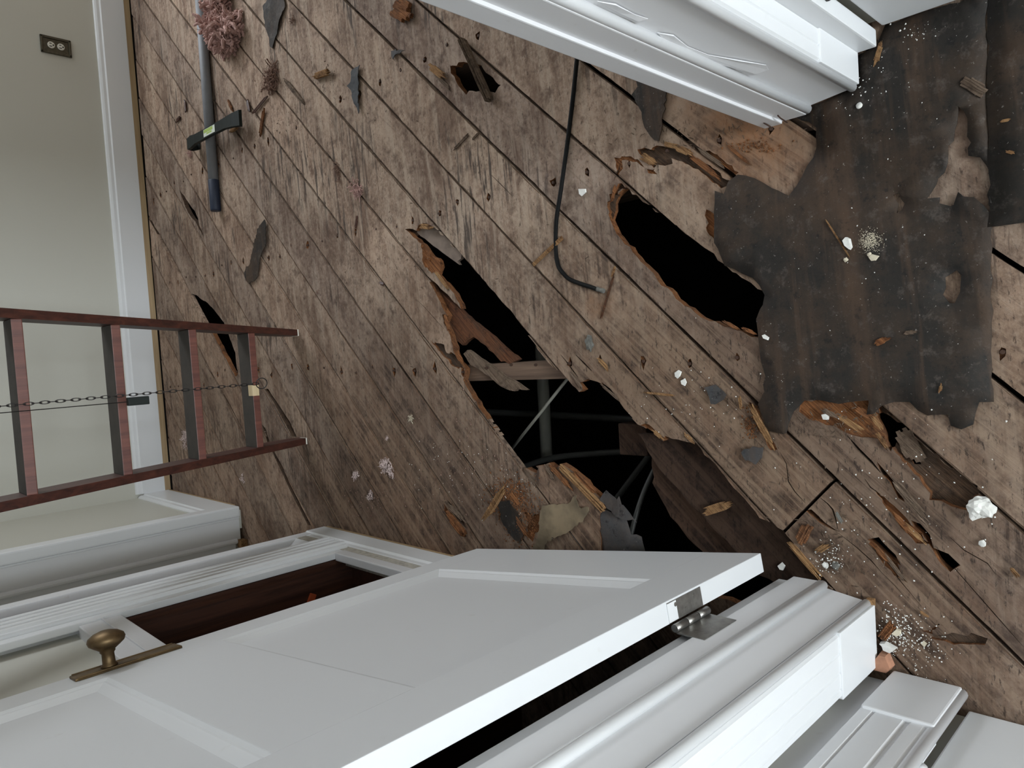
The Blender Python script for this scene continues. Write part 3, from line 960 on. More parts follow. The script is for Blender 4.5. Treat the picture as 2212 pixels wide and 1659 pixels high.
# peeling paint on the reveal: lifted flakes with an edge
for pts in ([(1420, 70), (1455, 75), (1485, 100), (1530, 118), (1600, 130), (1655, 140), (1660, 150), (1632, 158), (1560, 140), (1500, 112), (1440, 90)],
            [(1290, 2), (1330, 8), (1370, 30), (1400, 40), (1380, 44), (1340, 28)]):
    mb = MB()
    vs = []
    for u, v in pts:
        p = (u - IW / 2, v - IH / 2, FPX)
        dv = [sum(ROT[k][i] * p[k] for k in range(3)) for i in range(3)]
        # plane of the reveal board
        nx, ny = .070, .008
        t = ((.3965 - .0015) * nx + .530 * ny) / (dv[0] * nx + dv[1] * ny)
        vs.append(Vector((t * dv[0], t * dv[1], CAMH + t * dv[2])))
    n = len(vs)
    off = Vector((-.0007, 0, 0))
    mb.add(vs + [v + off + Vector((-.0012, 0, 0)) * (i % 3 == 1) for i, v in enumerate(vs)], [tuple(range(n, 2 * n))] + [(i, (i + 1) % n, n + (i + 1) % n, n + i) for i in range(n)])
    mb.build('paint_flake', M['paint'], rj)

# hall side: casings and closed doors
hl = empty('trim_3', (-.59, .37, 0), 'cream white door casing with plinth block in the hall', None, None, 'structure')
st('plinth_block', MB().bbox((-.606, .326, T0), (-.578, .428, .164), .003), M['paint'], hl)
st('casing_edge', MB().tube([(-.590, .327, T0), (-.590, .327, 2.1)], .009, 12), M['paint'], hl, smooth=True)
pf = [(-.606, .428), (-.583, .428), (-.583, .412), (-.586, .409), (-.583, .406), (-.583, .368), (-.587, .364), (-.587, .360), (-.583, .356), (-.583, .340), (-.586, .336), (-.582, .331), (-.586, .324), (-.606, .324)]
st('moulded_casing', MB().prism(pf, .164, 2.1), M['paint'], hl)
st('corner_strip', MB().bbox((-.632, .428, T0), (-.600, .486, 2.1), .002), M['paint'], hl)
d2 = st('door_2', MB().bbox((-.645, -.52, .012), (-.614, .318, 2.05), .003), M['doorpaint'], label='closed white door in the hall beside the casing')
hg = MB()
for k in range(5):
    hg.tube([(-.607, .322, .235 + k * .018), (-.607, .322, .251 + k * .018)], .0075, 10)
hg.build('hinge', M['paint'], d2, True, label='hinge knuckles painted over white')
d3 = st('door_3', MB().bbox((.489, -.45, .012), (.515, .402, 2.05), .003), M['doorpaint'], label='closed white door at the felt covered end of the hall')
hp = MB()
hp.lathe([(.0002, -.018), (.004, -.016), (.0062, -.011), (.0055, -.005), (.0040, -.003), (.0058, 0), (.0058, .075)], Matrix.Translation((.478, .408, .226)), 14)
hp.build('hinge', M['darkmetal'], d3, True, label='dark hinge pin with a ball tip')

# ------------------------------------------------------------------ the open door
H0 = Vector((-.399, .638, 0))
DD = Vector((-.109, .801, 0)).normalized()
DN = Vector((DD.y, -DD.x, 0))
DM = Matrix(((DD.x, DN.x, 0, H0.x), (DD.y, DN.y, 0, H0.y), (0, 0, 1, 0), (0, 0, 0, 1)))   # local: s along the leaf, n out of its face, z up
dr = empty('door_1', (-.45, 1.04, .05), 'open white panelled door with a brass knob', None, None, 'structure')
DWD, DT, DZ0, DZ1 = .808, .035, .05, 2.05


def dpart(name, mb, mat='doorpaint', parent=None, **kw):
    return mb.build(name, M[mat], parent or dr, **kw)


for s0, s1 in ((0, .110), (.718, DWD)):
    dpart('stile', MB().bbox((s0, -DT, DZ0), (s1, 0, DZ1), .0015, M=DM))
for z0, z1 in ((DZ0, .250), (.772, .964), (1.93, DZ1)):
    dpart('rail', MB().bbox((.1095, -DT, z0), (.7185, 0, z1), .0008, M=DM))
for z0, z1 in ((.250, .772), (.964, 1.93)):
    pn = dpart('panel', MB().box((.108, -.026, z0 - .002), (.720, -.0123, z1 + .002), M=DM))
    # sticking: a sloped moulding round the panel
    mo = MB()
    a, b, c, e = .110, .718, z0, z1
    steps = [(0, -.0005), (.005, -.004), (.008, -.0045), (.024, -.0125)]
    rings = [[(a + i, n, c + i), (b - i, n, c + i), (b - i, n, e - i), (a + i, n, e - i)] for i, n in steps]
    vs = [DM @ Vector(p) for rg in rings for p in rg]
    fs = []
    for q in range(len(rings) - 1):
        for k in range(4):
            fs.append((q * 4 + k, q * 4 + (k + 1) % 4, q * 4 + 4 + (k + 1) % 4, q * 4 + 4 + k))
    mo.add(vs, fs)
    mo.build('panel_moulding', M['doorpaint'], pn)
# knob and long plate
kp = MB().bbox((.756, -.0005, .828), (.798, .0045, 1.003), .002, M=DM)
kp.tube([DM @ Vector((.757, .004, .832)), DM @ Vector((.757, .004, .999))], .0022, 6).tube([DM @ Vector((.797, .004, .832)), DM @ Vector((.797, .004, .999))], .0022, 6)
kpo = kp.build('knob_plate', M['brass'], dr)
KM = DM @ Matrix.Translation((.777, .003, .945)) @ Matrix.Rotation(-math.pi / 2, 4, 'X')
kn = MB().lathe([(.0135, 0), (.0135, .004), (.0105, .007), (.0100, .024), (.0125, .027), (.0125, .030), (.021, .036), (.0285, .042), (.0305, .048), (.0285, .054), (.020, .060), (.009, .0635), (.0005, .064)], KM, 28)
kn.build('door_knob', M['brass'], dr, True, label='aged brass door knob')
# hinge between door edge and jamb
hi = MB().box((-.0012, -.034, .268), (.0005, -.003, .366), M=DM)
hio = hi.build('hinge', M['steel'], dr, label='bare steel butt hinge low on the door')
st('painted_patch', MB().box((-.0017, -.033, .366 - .024), (-.0004, -.004, .367), M=DM), M['casepaint'], hio)
bx = Vector((-.4385, .6245, 0))
kk = MB()
for k in range(3):
    kk.tube([(bx.x, bx.y, .268 + k * .0335), (bx.x, bx.y, .268 + k * .0335 + .0315)], .0062, 12)
kk.build('knuckle', M['steel'], hio, True)
MB().box((-.4462, .574, .268), (-.4440, .6215, .366)).build('jamb_leaf', M['steel'], hio)
for n_, z_ in ((-.010, .345), (-.012, .290), (-.025, .318)):
    MB().lathe([(.0036, 0), (.0034, .0009), (.0002, .0011)], DM @ Matrix.Translation((-.0013, n_, z_)) @ Matrix.Rotation(-math.pi / 2, 4, 'Y'), 10).build('screw', M['steel'], hio)

# ------------------------------------------------------------------ built-in cupboard along the side wall
cb = empty('built_in_cupboard', (-.58, 1.5, 0), 'white built-in cupboard with a dark wooden recess behind the open door', 'cupboard')


def cp(name, mb, mat='paint', parent=None, **kw):
    return mb.build(name, M[mat], parent or cb, **kw)


cp('corner_post', MB().bbox((-.610, 2.244, .012), (-.566, 2.291, 2.2), .003))
sk = skirting('base_board', ((-.581, 1.37), (-.581, 2.289), (1, 0)), cb, z1=.112)
cp('base_ledge', MB().prism([(-.612, 1.37), (-.567, 1.37), (-.567, 2.246), (-.612, 2.246)], .110, .145), 'oldpaint', label='strip of cracked cream paint')
cp('side_panel', MB().box((-.625, 2.095, .145), (-.600, 2.25, 2.2)))
cp('panel_ledge', MB().add([(-.602, 2.09, .190), (-.602, 2.246, .190), (-.568, 2.246, .146), (-.568, 2.09, .146), (-.602, 2.09, .146), (-.602, 2.246, .146)], [(0, 3, 2, 1), (0, 4, 3), (1, 2, 5), (4, 5, 2, 3)]))
cp('panel_bead', MB().tube([(-.597, 2.240, .17), (-.597, 2.240, 2.2)], .006, 8))
fl = [(-.60, 2.100), (-.556, 2.100)]
for k in range(4):
    y = 2.094 - k * .030
    fl += [(-.550, y), (-.550, y - .014), (-.556, y - .018), (-.556, y - .026)]
fl += [(-.556, 1.976), (-.560, 1.974), (-.60, 1.974)]
cp('fluted_casing', MB().prism(fl, .116, 2.2), 'casepaint')
cp('inner_casing', MB().bbox((-.584, 1.942, .146), (-.566, 1.975, 2.2), .002), 'casepaint')
cp('sill', MB().bbox((-.588, 1.40, .146), (-.563, 1.942, .181), .003))
cp('middle_rail', MB().bbox((-.606, 1.40, .776), (-.572, 1.942, .868), .003))
cp('middle_rail_bead', MB().bbox((-.606, 1.40, .816), (-.568, 1.942, .820), .001))
cp('upper_panel', MB().box((-.640, 1.40, .866), (-.600, 1.976, 2.2)), 'wall')
cp('end_stile', MB().bbox((-.612, 1.36, .112), (-.566, 1.40, 2.2), .003))
cp('head_board', MB().bbox((-.640, .60, 2.1), (-.566, 2.29, CEIL), .003))
cp('recess_side', MB().box((-1.18, 1.944, .120), (-.586, 1.972, .80)), 'darkwood')
cp('recess_back', MB().box((-1.20, .60, .0), (-1.18, 1.972, 2.15)), 'darkwood')  # runs on past the recess as the back of the added closet
cp('recess_floor', MB().box((-1.18, 1.38, .100), (-.590, 1.944, .125)), 'darkwood')
cp('recess_top', MB().box((-1.18, 1.38, .800), (-.606, 1.944, .83)), 'darkwood')
cp('recess_partition', MB().box((-1.18, 1.36, .0), (-.612, 1.385, 2.15)), 'darkwood')
cp('added_closet_end', MB().box((-1.18, .600, .0), (-.58, .622, 2.15)), 'darkwood')  # dark closet added behind the open door so the gap stays black
tg = MB().bbox((-.712, 1.938, .262), (-.664, 1.9436, .284), .002, M=Matrix.Translation((-.688, 1.94, .272)) @ Matrix.Rotation(math.radians(28), 4, 'Y') @ Matrix.Translation((.688, -1.94, -.272)))
tg.build('paper_tag', M['orange'], None, label='small orange tag inside the dark cupboard recess', category='tag')

# ------------------------------------------------------------------ wall outlet
oc = at_y(120.3, 100.5, YB)
ox, oz = oc.x, oc.z
ot = empty('wall_outlet', (ox, YB, oz), 'duplex outlet with dark pewter cover plate on grey beige wall', 'outlet')
pw, ph_ = .039, .062
MB().bbox((ox - pw, YB - .005, oz - ph_), (ox + pw, YB, oz + ph_), .002).build('cover_plate', M['pewter'], ot)
fr = MB()
for a, b in (((ox - pw, YB - .010, oz - ph_), (ox - pw + .011, YB - .003, oz + ph_)), ((ox + pw - .011, YB - .010, oz - ph_), (ox + pw, YB - .003, oz + ph_)),
             ((ox - pw, YB - .010, oz - ph_), (ox + pw, YB - .003, oz - ph_ + .011)), ((ox - pw, YB - .010, oz + ph_ - .011), (ox + pw, YB - .003, oz + ph_))):
    fr.bbox(a, b, .003)
fr.build('raised_rim', M['pewter'], ot)
for zz in (oz - .0195, oz + .0195):
    RM = Matrix.Translation((ox, YB - .004, zz)) @ Matrix.Rotation(math.pi / 2, 4, 'X')
    rc = MB().lathe([(.0150, 0), (.0150, .004), (.0140, .005), (.0003, .005)], RM, 20).build('receptacle', M['almond'], ot)
    sl = MB().box((ox - .0080, YB - .0102, zz - .003), (ox - .0048, YB - .0088, zz + .008)).box((ox + .0048, YB - .0102, zz - .002), (ox + .0080, YB - .0088, zz + .007))
    sl.lathe([(.0034, 0), (.0034, .0012), (.0002, .0012)], Matrix.Translation((ox, YB - .0089, zz - .008)) @ Matrix.Rotation(math.pi / 2, 4, 'X'), 10)
    sl.build('socket_slots', M['slot'], rc)

# ------------------------------------------------------------------ attic ladder
ld = empty('attic_ladder', (-.07, 2.4, 0), 'red stained wooden attic ladder let down onto the planks', 'ladder')


def ly(z):
    return 2.391 - .447 * z


def rail(x_of_z, th, name='rail'):
    mb = MB()
    zs = [0.0, .05, .12, .4, .8, 1.2, 1.6, 2.0, 2.55]
    vs, fs = [], []
    dep = .088
    for k, z in enumerate(zs):
        x = x_of_z(z)
        cut = .55 if k == 0 else (.22 if k == 1 else 0.0)       # foot rounded off at the back
        yf, yb_ = ly(z), ly(z) + dep * 1.09
        yb_ -= cut * dep
        vs += [(x - th / 2, yf, z), (x + th / 2, yf, z), (x + th / 2, yb_, z), (x - th / 2, yb_, z)]
    for k in range(len(zs) - 1):
        for q in range(4):
            fs.append((k * 4 + q, k * 4 + (q + 1) % 4, k * 4 + 4 + (q + 1) % 4, k * 4 + 4 + q))
    fs += [(3, 2, 1, 0), tuple(len(vs) - 4 + q for q in range(4))]
    return mb.add(vs, fs).build(name, M['ladderrail'], ld)


xl = lambda z: -.265
xr = lambda z: .127 + .043 * z
rail(xl, .023)
rail(xr, .022)
for k, z in enumerate([.208, .438, .677, .915, 1.15, 1.385, 1.62, 1.855, 2.09, 2.325]):
    y0 = ly(z) + .001
    x0, x1 = xl(z) + .011, xr(z) - .0105
    mb = MB()
    mb.bbox((x0, y0, z), (x1, y0 + .084, z + .023), .002)
    idx = []
    tr = mb
    for f in tr.f:
        c = sum((tr.v[i] for i in f), Vector()) / len(f)
        idx.append(1 if c.z > z + .0222 else 0)
    tr.i = idx
    to = tr.build('tread', [M['ladder'], M['laddertop']], ld)
    if k == 0:
        MB().bbox((-.082, y0 - .0015, z + .001), (-.046, y0 + .03, z + .0238), .001).build('bare_patch', M['pinewood'], to, label='patch of bare pale wood')
for xx in (xl(0), xr(0)):
    MB().bbox((xx - .0118, ly(0) - .002, -.0005), (xx + .0118, ly(0) + .042, .006), .001).build('foot_end', M['almond'], ld, label='pale sawn foot of the rail')

# pull chain with ring, and the black weight beside it
ch = empty('pull_chain', (-.036, 1.866, .40), 'dark metal pull chain with a ring hanging before the ladder', 'chain')
rp = at_y(565, 828, 1.866)
MB().torus(rp, (0.25, -.75, .65), .0145, .0014, 28, 8).build('ring', M['darkmetal'], ch, True)
cm = MB()
zz = rp.z + .018
k = 0
while zz < 2.5:
    t = (zz - rp.z)
    c = Vector((rp.x - .009 * t, 1.866, zz))
    ax = Vector((1, 0, 0)) if k % 2 else Vector((0, 1, 0))
    q = MB().torus((0, 0, 0), (0, 0, 1), .0034, .0009, 12, 5, stretch=2.7)
    side = Vector((0, 1, 0)) if k % 2 else Vector((1, 0, 0))
    MM = Matrix((tuple((0, side.x, side.cross(Vector((0, 0, 1))).x)), (0, side.y, side.cross(Vector((0, 0, 1))).y), (1, 0, 0))).to_4x4()
    MM.translation = c
    cm.add([MM @ v for v in q.v], q.f)
    zz += .0152
    k += 1
cm.build('chain', M['darkmetal'], ch, True)
wt = empty('hanging_weight', (-.055, 1.87, .70), 'small black block hung on a wire beside the pull chain', 'weight')
bp = at_y(298, 866, 1.882)
MB().bbox((bp.x - .010, 1.874, bp.z - .024), (bp.x + .010, 1.890, bp.z + .024), .002).build('block', M['blackiron'], wt)
MB().tube([(bp.x, 1.876, bp.z + .02), (bp.x - .001, 1.866, 1.4), (bp.x - .002, 1.862, 2.5)], .0012, 6).build('wire', M['darkmetal'], wt)

# ------------------------------------------------------------------ long pole and pry bar
a2 = Vector((*at(428.5, -50, .021), .021))
b2 = Vector((*at(461, 390, .021), .021))
c2 = Vector((*at(466, 456, .021), .021))
po = empty('extension_pole', (b2.x, b2.y, 0), 'long grey extension pole with a navy end lying on the planks', 'pole')
MB().tube([a2, b2], .0195, 20).build('shaft', M['pole'], po, True)
MB().tube([b2 + (b2 - c2) * .02, b2, c2 - (c2 - b2) * .06, c2], [.0200, .0212, .0212, .0195], 20).build('grip', M['bluegrip'], po, True)

p0 = Vector((*at(407, 312, .045), .045))
p1 = Vector((*at(516, 254, .045), .045))
pr = empty('pry_bar', (p0 + (p1 - p0) / 2).to_tuple(), 'black flat pry bar with a sticker resting across the grey pole', 'pry bar')
ex = (p1 - p0).normalized()
ey = Vector((0, 0, 1)).cross(ex).normalized()
L = (p1 - p0).length
PM = Matrix(((ex.x, ey.x, 0, p0.x), (ex.y, ey.y, 0, p0.y), (0, 0, 1, p0.z), (0, 0, 0, 1)))
prof = [(0, .024), (L * .10, .026), (L * .2, .020), (L * .5, .019), (L * .78, .021), (L * .90, .026), (L, .031)]
zo = [-.006, .000, .002, .002, .002, -.002, -.012]
vs, fs = [], []
for (s, hw_), z in zip(prof, zo):
    vs += [PM @ Vector((s, -hw_, z)), PM @ Vector((s, hw_, z)), PM @ Vector((s, hw_ * .92, z + .012)), PM @ Vector((s, -hw_ * .92, z + .012))]
for k in range(len(prof) - 1):
    for q in range(4):
        fs.append((k * 4 + q, k * 4 + 4 + q, k * 4 + 4 + (q + 1) % 4, k * 4 + (q + 1) % 4))
fs += [(0, 1, 2, 3), tuple(len(vs) - 1 - q for q in range(4))]
MB().add(vs, fs).build('flat_bar', M['blackiron'], pr)
hk = MB()
vs, fs = [], []
for s, hw_, z, t_ in ((.010, .024, .000, .010), (-.004, .024, -.008, .010), (-.010, .022, -.022, .009), (-.002, .019, -.036, .006), (.016, .017, -.043, .002)):
    vs += [PM @ Vector((s, -hw_, z)), PM @ Vector((s, hw_, z)), PM @ Vector((s + t_, hw_, z + .003)), PM @ Vector((s + t_, -hw_, z + .003))]
for k in range(4):
    for q in range(4):
        fs.append((k * 4 + q, k * 4 + (q + 1) % 4, k * 4 + 4 + (q + 1) % 4, k * 4 + 4 + q))
fs += [(3, 2, 1, 0), (16, 17, 18, 19)]
hk.add(vs, fs).build('hook', M['blackiron'], pr)
so = MB().box((L * .40, -.014, .0142), (L * .62, .014, .0148), M=PM).build('sticker', M['sticker'], pr)
MB().box((L * .405, .000, .0147), (L * .58, .0125, .0151), M=PM).box((L * .46, -.008, .0147), (L * .56, -.002, .0151), M=PM).build('green_print', M['green'], so)

# ------------------------------------------------------------------ loose cable
cz = .0065
cpth = [(1256, 60), (1251, 100), (1243, 170), (1234, 230), (1225, 300), (1219, 360), (1212, 420), (1203, 470), (1199, 510), (1200, 550), (1207, 575), (1218, 590), (1230, 603), (1250, 612), (1275, 620), (1290, 625)]
pts3 = [Vector((*at(u, v, cz), cz + .003 * math.sin(i * 1.3))) for i, (u, v) in enumerate(cpth)]


def smoothpath(P, n=5):
    out = []
    for i in range(len(P) - 1):
        p0_, p1_, p2_, p3_ = P[max(i - 1, 0)], P[i], P[i + 1], P[min(i + 2, len(P) - 1)]
        for k in range(n):
            t = k / n
            out.append(0.5 * ((2 * p1_) + (p2_ - p0_) * t + (2 * p0_ - 5 * p1_ + 4 * p2_ - p3_) * t * t + (3 * p1_ - p0_ - 3 * p2_ + p3_) * t ** 3))
    return out + [P[-1]]


ca = empty('cable', (pts3[8].x, pts3[8].y, 0), 'black loose cable coming out from under the white casing', 'cable')
MB().tube(smoothpath(pts3), .0050, 10).build('jacket', M['rubber'], ca, True)
e0 = Vector((*at(1288, 624, cz), cz))
e1 = Vector((*at(1305, 629, cz), cz))
MB().tube([e0, e0.lerp(e1, .35), e0.lerp(e1, .4), e0.lerp(e1, .75), e1], [.0054, .0054, .0042, .0058, .0050], 10).build('cut_end', M['putty'], ca, True)


# ------------------------------------------------------------------ felt paper
def wav(seed, amp=.004, sc=6.0):
    return lambda x, y: amp * noise.noise(Vector((x * sc, y * sc, seed))) + amp * .4 * noise.noise(Vector((x * 22, y * 22, seed + 3)))


F0 = lambda pts: crop(1512, 0, K3, pts)
F1 = lambda pts: crop(1512, 450, K3, pts)
mat1 = F0([(640, 790), (720, 760), (1000, 620), (1090, 570), (1090, 380), (1220, 300), (1262, 180), (1940, -40), (1956, -40), (1960, 500), (1975, 900), (1985, 1300), (1990, 1480)]) \
    + F1([(1996, 700), (2000, 1310), (1900, 1330), (1870, 1400), (1860, 1480), (1780, 1510), (1720, 1490), (1700, 1400), (1600, 1410), (1550, 1420), (1500, 1370), (1440, 1330), (1330, 1320), (1240, 1340), (1195, 1400), (1150, 1400), (1160, 1310), (1040, 1330), (950, 1340), (840, 1310), (720, 1300), (640, 1380), (610, 1460), (600, 1530), (580, 1540), (480, 1520), (430, 1420), (405, 1340), (440, 1260), (450, 1150), (430, 1050), (410, 950), (400, 850), (385, 760), (420, 680), (440, 650), (440, 590), (400, 520), (370, 480), (290, 450), (180, 400), (140, 330), (105, 230), (105, 20)]) \
    + F0([(110, 1310), (170, 1330), (200, 1240), (270, 1190), (380, 1220), (500, 1280), (540, 1290), (610, 1330), (700, 1200), (780, 1080), (800, 1010), (790, 930), (800, 880), (740, 840)])
bare1 = F0([(1770, 730), (1840, 870), (1850, 1060), (1960, 1120), (1975, 1180), (1985, 1440), (1965, 1440), (1950, 1390), (1890, 1350), (1800, 1340), (1760, 1320), (1750, 1390), (1700, 1415), (1650, 1390), (1640, 1340), (1560, 1350), (1640, 1220), (1690, 1110), (1690, 1010), (1750, 900)])
bare2 = F0([(1320, 1330), (1350, 1320), (1400, 1390), (1390, 1440), (1350, 1460), (1350, 1390)])
bare3 = F1([(1680, 480), (1740, 440), (1780, 470), (1770, 560), (1750, 640), (1690, 660), (1655, 600)])


def sheet(name, px, z, mat, label, cat='felt paper', cuts=(), amp=.004, seed=1.0, grid=.04, ragamp=.0025, sc=6.0, zf=None, group=None):
    poly = rag(floorpts(px, z), ragamp if name == 'felt_sheet' else .0034, .015 if name == 'felt_sheet' else .009)
    return plate(name, poly, z + .003, .0022, [mat, mat], None, [rag(floorpts(c, z), .0035, .010) for c in cuts], (), grid, zf or wav(seed, amp, sc), name == 'felt_sheet', label=label, category=cat, group=group)


sheet('felt_sheet', mat1, .003, M['felt'], 'large torn sheet of black felt paper on the floor at the doorway', cuts=[bare1, bare2, bare3], amp=.0016)
sheet('felt_sheet', [(2133, -40), (2300, -40), (2300, 470), (2212, 478), (2160, 486), (2137, 488)], .004, M['felt'], 'dark felt sheet with a straight edge beyond the large torn sheet', seed=4, amp=.003)
sheet('felt_scrap', crop(1000, 0, K3, [(1195, 420), (1300, 380), (1430, 440), (1405, 550), (1385, 720), (1345, 960), (1310, 950), (1250, 870), (1210, 750), (1165, 650), (1190, 600)]), .003, M['felt'], 'dark pointed felt strip poking out below the peeling casing', seed=7, amp=.002)
sheet('felt_scrap', crop(280, 0, K4, [(1150, 40), (1180, 0), (1240, -60), (1330, -60), (1345, 60), (1300, 200), (1260, 330), (1235, 420), (1215, 390), (1210, 330), (1180, 230), (1165, 120)]), .006, M['felt'], 'pointed dark felt scrap near the big pink insulation tuft', seed=9, amp=.008, sc=14)
sheet('felt_scrap', crop(280, 400, K4, [(1170, 300), (1185, 340), (1180, 510), (1150, 580), (1120, 700), (1110, 800), (1075, 830), (1040, 855), (1010, 820), (1000, 760), (1010, 710), (1040, 690), (1060, 600), (1080, 490), (1110, 380)]), .005, M['felt'], 'long narrow brown black felt strip between navy pole end and ladder', seed=11, amp=.004, sc=12)
sheet('felt_scrap', crop(280, 0, K4, [(1920, 620), (1990, 560), (1980, 640), (1985, 800), (1985, 990), (1950, 900), (1910, 760), (1880, 740), (1920, 700)]), .006, M['felt2'], 'thin dark felt sliver pointing along a board seam', seed=13, amp=.006, sc=14)
sheet('felt_scrap', crop(1250, 700, K4, [(1090, 540), (1170, 510), (1250, 570), (1280, 610), (1230, 680), (1150, 700), (1130, 620)]), .006, M['felt2'], 'small grey star shaped felt scrap on the brown board', seed=15, amp=.006, sc=20, grid=.02)
sheet('felt_scrap', crop(1250, 700, K4, [(1400, 1100), (1520, 1040), (1610, 1080), (1590, 1150), (1530, 1200), (1450, 1170)]), .006, M['felt2'], 'small grey felt scrap with sawdust by the orange splinter', seed=17, amp=.004, sc=20, grid=.02)
G6 = lambda pts: crop(950, 750, .27125, pts)
sheet('felt_sheet', G6([(930, 1720), (970, 1590), (1000, 1470), (1200, 1300), (1230, 1310), (1320, 1290), (1420, 1350), (1480, 1340), (1500, 1400), (1530, 1480), (1620, 1500), (1640, 1720)]), -.006, M['felt2'], 'grey felt sheet hanging into the hole below the open door', seed=19, amp=.006, sc=8)
sheet('felt_scrap', G6([(1270, 1210), (1320, 1140), (1360, 1160), (1410, 1220), (1430, 1180), (1450, 1240), (1570, 1380), (1490, 1370), (1420, 1350), (1330, 1290)]), .004, M['felt2'], 'curled blue grey felt tip over the dark hole', seed=21, amp=.010, sc=16, grid=.02)
sheet('paper_sheet', G6([(820, 1260), (880, 1255), (1020, 1240), (1090, 1180), (1110, 1270), (1200, 1280), (1150, 1370), (990, 1500), (900, 1520), (850, 1560), (830, 1700), (740, 1700), (760, 1590), (800, 1450)]), .003, M['brownpaper'], 'crumpled tan paper stuck to the boards below the door', 'paper', seed=23, amp=.006, sc=10)
sheet('felt_scrap', G6([(480, 1240), (560, 1220), (600, 1270), (650, 1380), (660, 1500), (640, 1560), (560, 1500), (500, 1380)]), .002, M['felt'], 'dark curled felt scrap beside the leaning splinter', seed=25, amp=.006, sc=14, grid=.02)
sheet('felt_scrap', crop(800, 0, K4, [(185, 440), (230, 420), (240, 440), (310, 432), (300, 450), (240, 460), (205, 505), (180, 480)]), .006, M['felt2'], 'tiny grey felt tuft caught in a board seam', seed=27, amp=.004, sc=30, grid=.015)

# pieces of broken board left in the big hole
C4 = lambda pts: crop(750, 380, K4, pts)
o_ = plate('broken_board', rag(floorpts(C4([(605, 465), (650, 415), (770, 450), (810, 480), (990, 670), (985, 715), (950, 735), (968, 768), (820, 660), (600, 490)]), -.012), .001, .02), -.011, .010, [M['flap'], M['torn']], floor, zf=lambda x, y: -.010 * ((x * -.7 + y * .7) - .78))
o_ = plate('broken_board', rag(floorpts(C4([(690, 640), (740, 690), (810, 730), (820, 790), (795, 860), (740, 820), (700, 740)]), -.012), .002, .012), -.010, .012, [M['torn'], M['torn']], floor)
pl = rag(floorpts(C4([(640, 830), (760, 960), (960, 1140), (1080, 1250), (1200, 1340), (1350, 1480), (1480, 1585), (1400, 1620), (1330, 1600), (1200, 1470), (1090, 1390), (1040, 1420), (1000, 1460), (900, 1400), (830, 1300), (700, 1000)]), -.022), .0015, .014, TB, .010)
plate('fallen_plank', pl, -.0215, .014, [M['redwood'], M['redwood']], None, label='reddish broken plank fallen below the boards into the largest hole', category='plank')
A5 = lambda pts: crop(850, 450, .27125, pts)
sk1 = rag(floorpts(A5([(545, 1160), (575, 1130), (640, 1180), (760, 1260), (860, 1340), (960, 1400), (1032, 1452), (960, 1440), (900, 1452), (830, 1420), (740, 1340), (640, 1270), (600, 1250)]), .004), .001, .012, TB, .012)
plate('broken_plank', sk1, .006, .013, [M['oldwood'], M['torn']], None, label='splintered grey plank piece lying across the joist in the largest hole', category='plank', zf=lambda x, y: -.02 + .03 * (y - 1.1))
sun = [(1380, 935), (1500, 952), (1560, 1010), (1800, 1262), (1790, 1330), (1640, 1240), (1520, 1118), (1425, 1012)]
plate('sunken_board', rag(floorpts(sun, -.030), .003, .02, TB, .01), -.028, .019, [M['rotboard'], M['torn']], floor)
sun2 = [(1409, 985), (1430, 1005), (1525, 1110), (1660, 1240), (1560, 1240), (1450, 1115), (1410, 1045)]
plate('sunken_board', rag(floorpts(sun2, -.052), .003, .02, TB, .01), -.050, .019, [M['rotboard'], M['torn']], floor)
bl = Vector((*at(1385, 950, -.10), -.10))
MB().bbox((bl.x - .035, bl.y - .03, -.16), (bl.x + .04, bl.y + .05, -.08), .003).build('blocking', M['rotboard'], floor)


# ------------------------------------------------------------------ pipes in the crawlspace
def run(name, px, z, rad, mat, label, cat, n=14):
    P = [Vector((*at(u, v, zz_), zz_)) for (u, v), zz_ in zip(px, z if isinstance(z, (list, tuple)) else [z] * len(px))]
    if isinstance(mat, str):
        mat = M[mat]
    return MB().tube(smoothpath(P, 6) if len(P) > 2 else P, rad, n).build(name, mat, None, True, label=label, category=cat)


run('water_pipe', [(1160, 560), (1181, 996)], -.30, .0185, 'pvc', 'pale plastic pipe crossing below the joist in the largest hole', 'pipe')
run('thin_rod', [(1252, 785), (1088, 992)], [-.06, -.09], .0042, 'pvc', 'thin pale rod slanting under the joist in the largest hole', 'rod', 8)
run('conduit', [(900, 884), (1230, 898), (1480, 914)], -.36, .0105, 'conduit', 'straight grey conduit crossing behind the pale pipe', 'conduit')
run('conduit', [(1090, 1024), (1180, 992), (1280, 980), (1420, 972)], -.24, .0085, 'conduit', 'bent grey conduit above the splintered board end', 'conduit')
run('flexible_hose', [(1355, 1190), (1372, 1120), (1392, 1060), (1420, 1000)], [-.10, -.12, -.15, -.18], .0062, 'conduit', 'ribbed hose rising beside the curled felt tip', 'hose')
run('conduit', [(1300, 1120), (1345, 1060), (1420, 960)], -.22, .008, 'conduit', 'dim slanting conduit beside the ribbed hose', 'conduit')


# ------------------------------------------------------------------ loose debris
def pxm(u, v, z=0.0):
    a_, b_, c_ = at(u, v, z), at(u + 4, v, z), at(u, v + 4, z)
    return (math.dist(a_, b_) + math.dist(a_, c_)) / 8


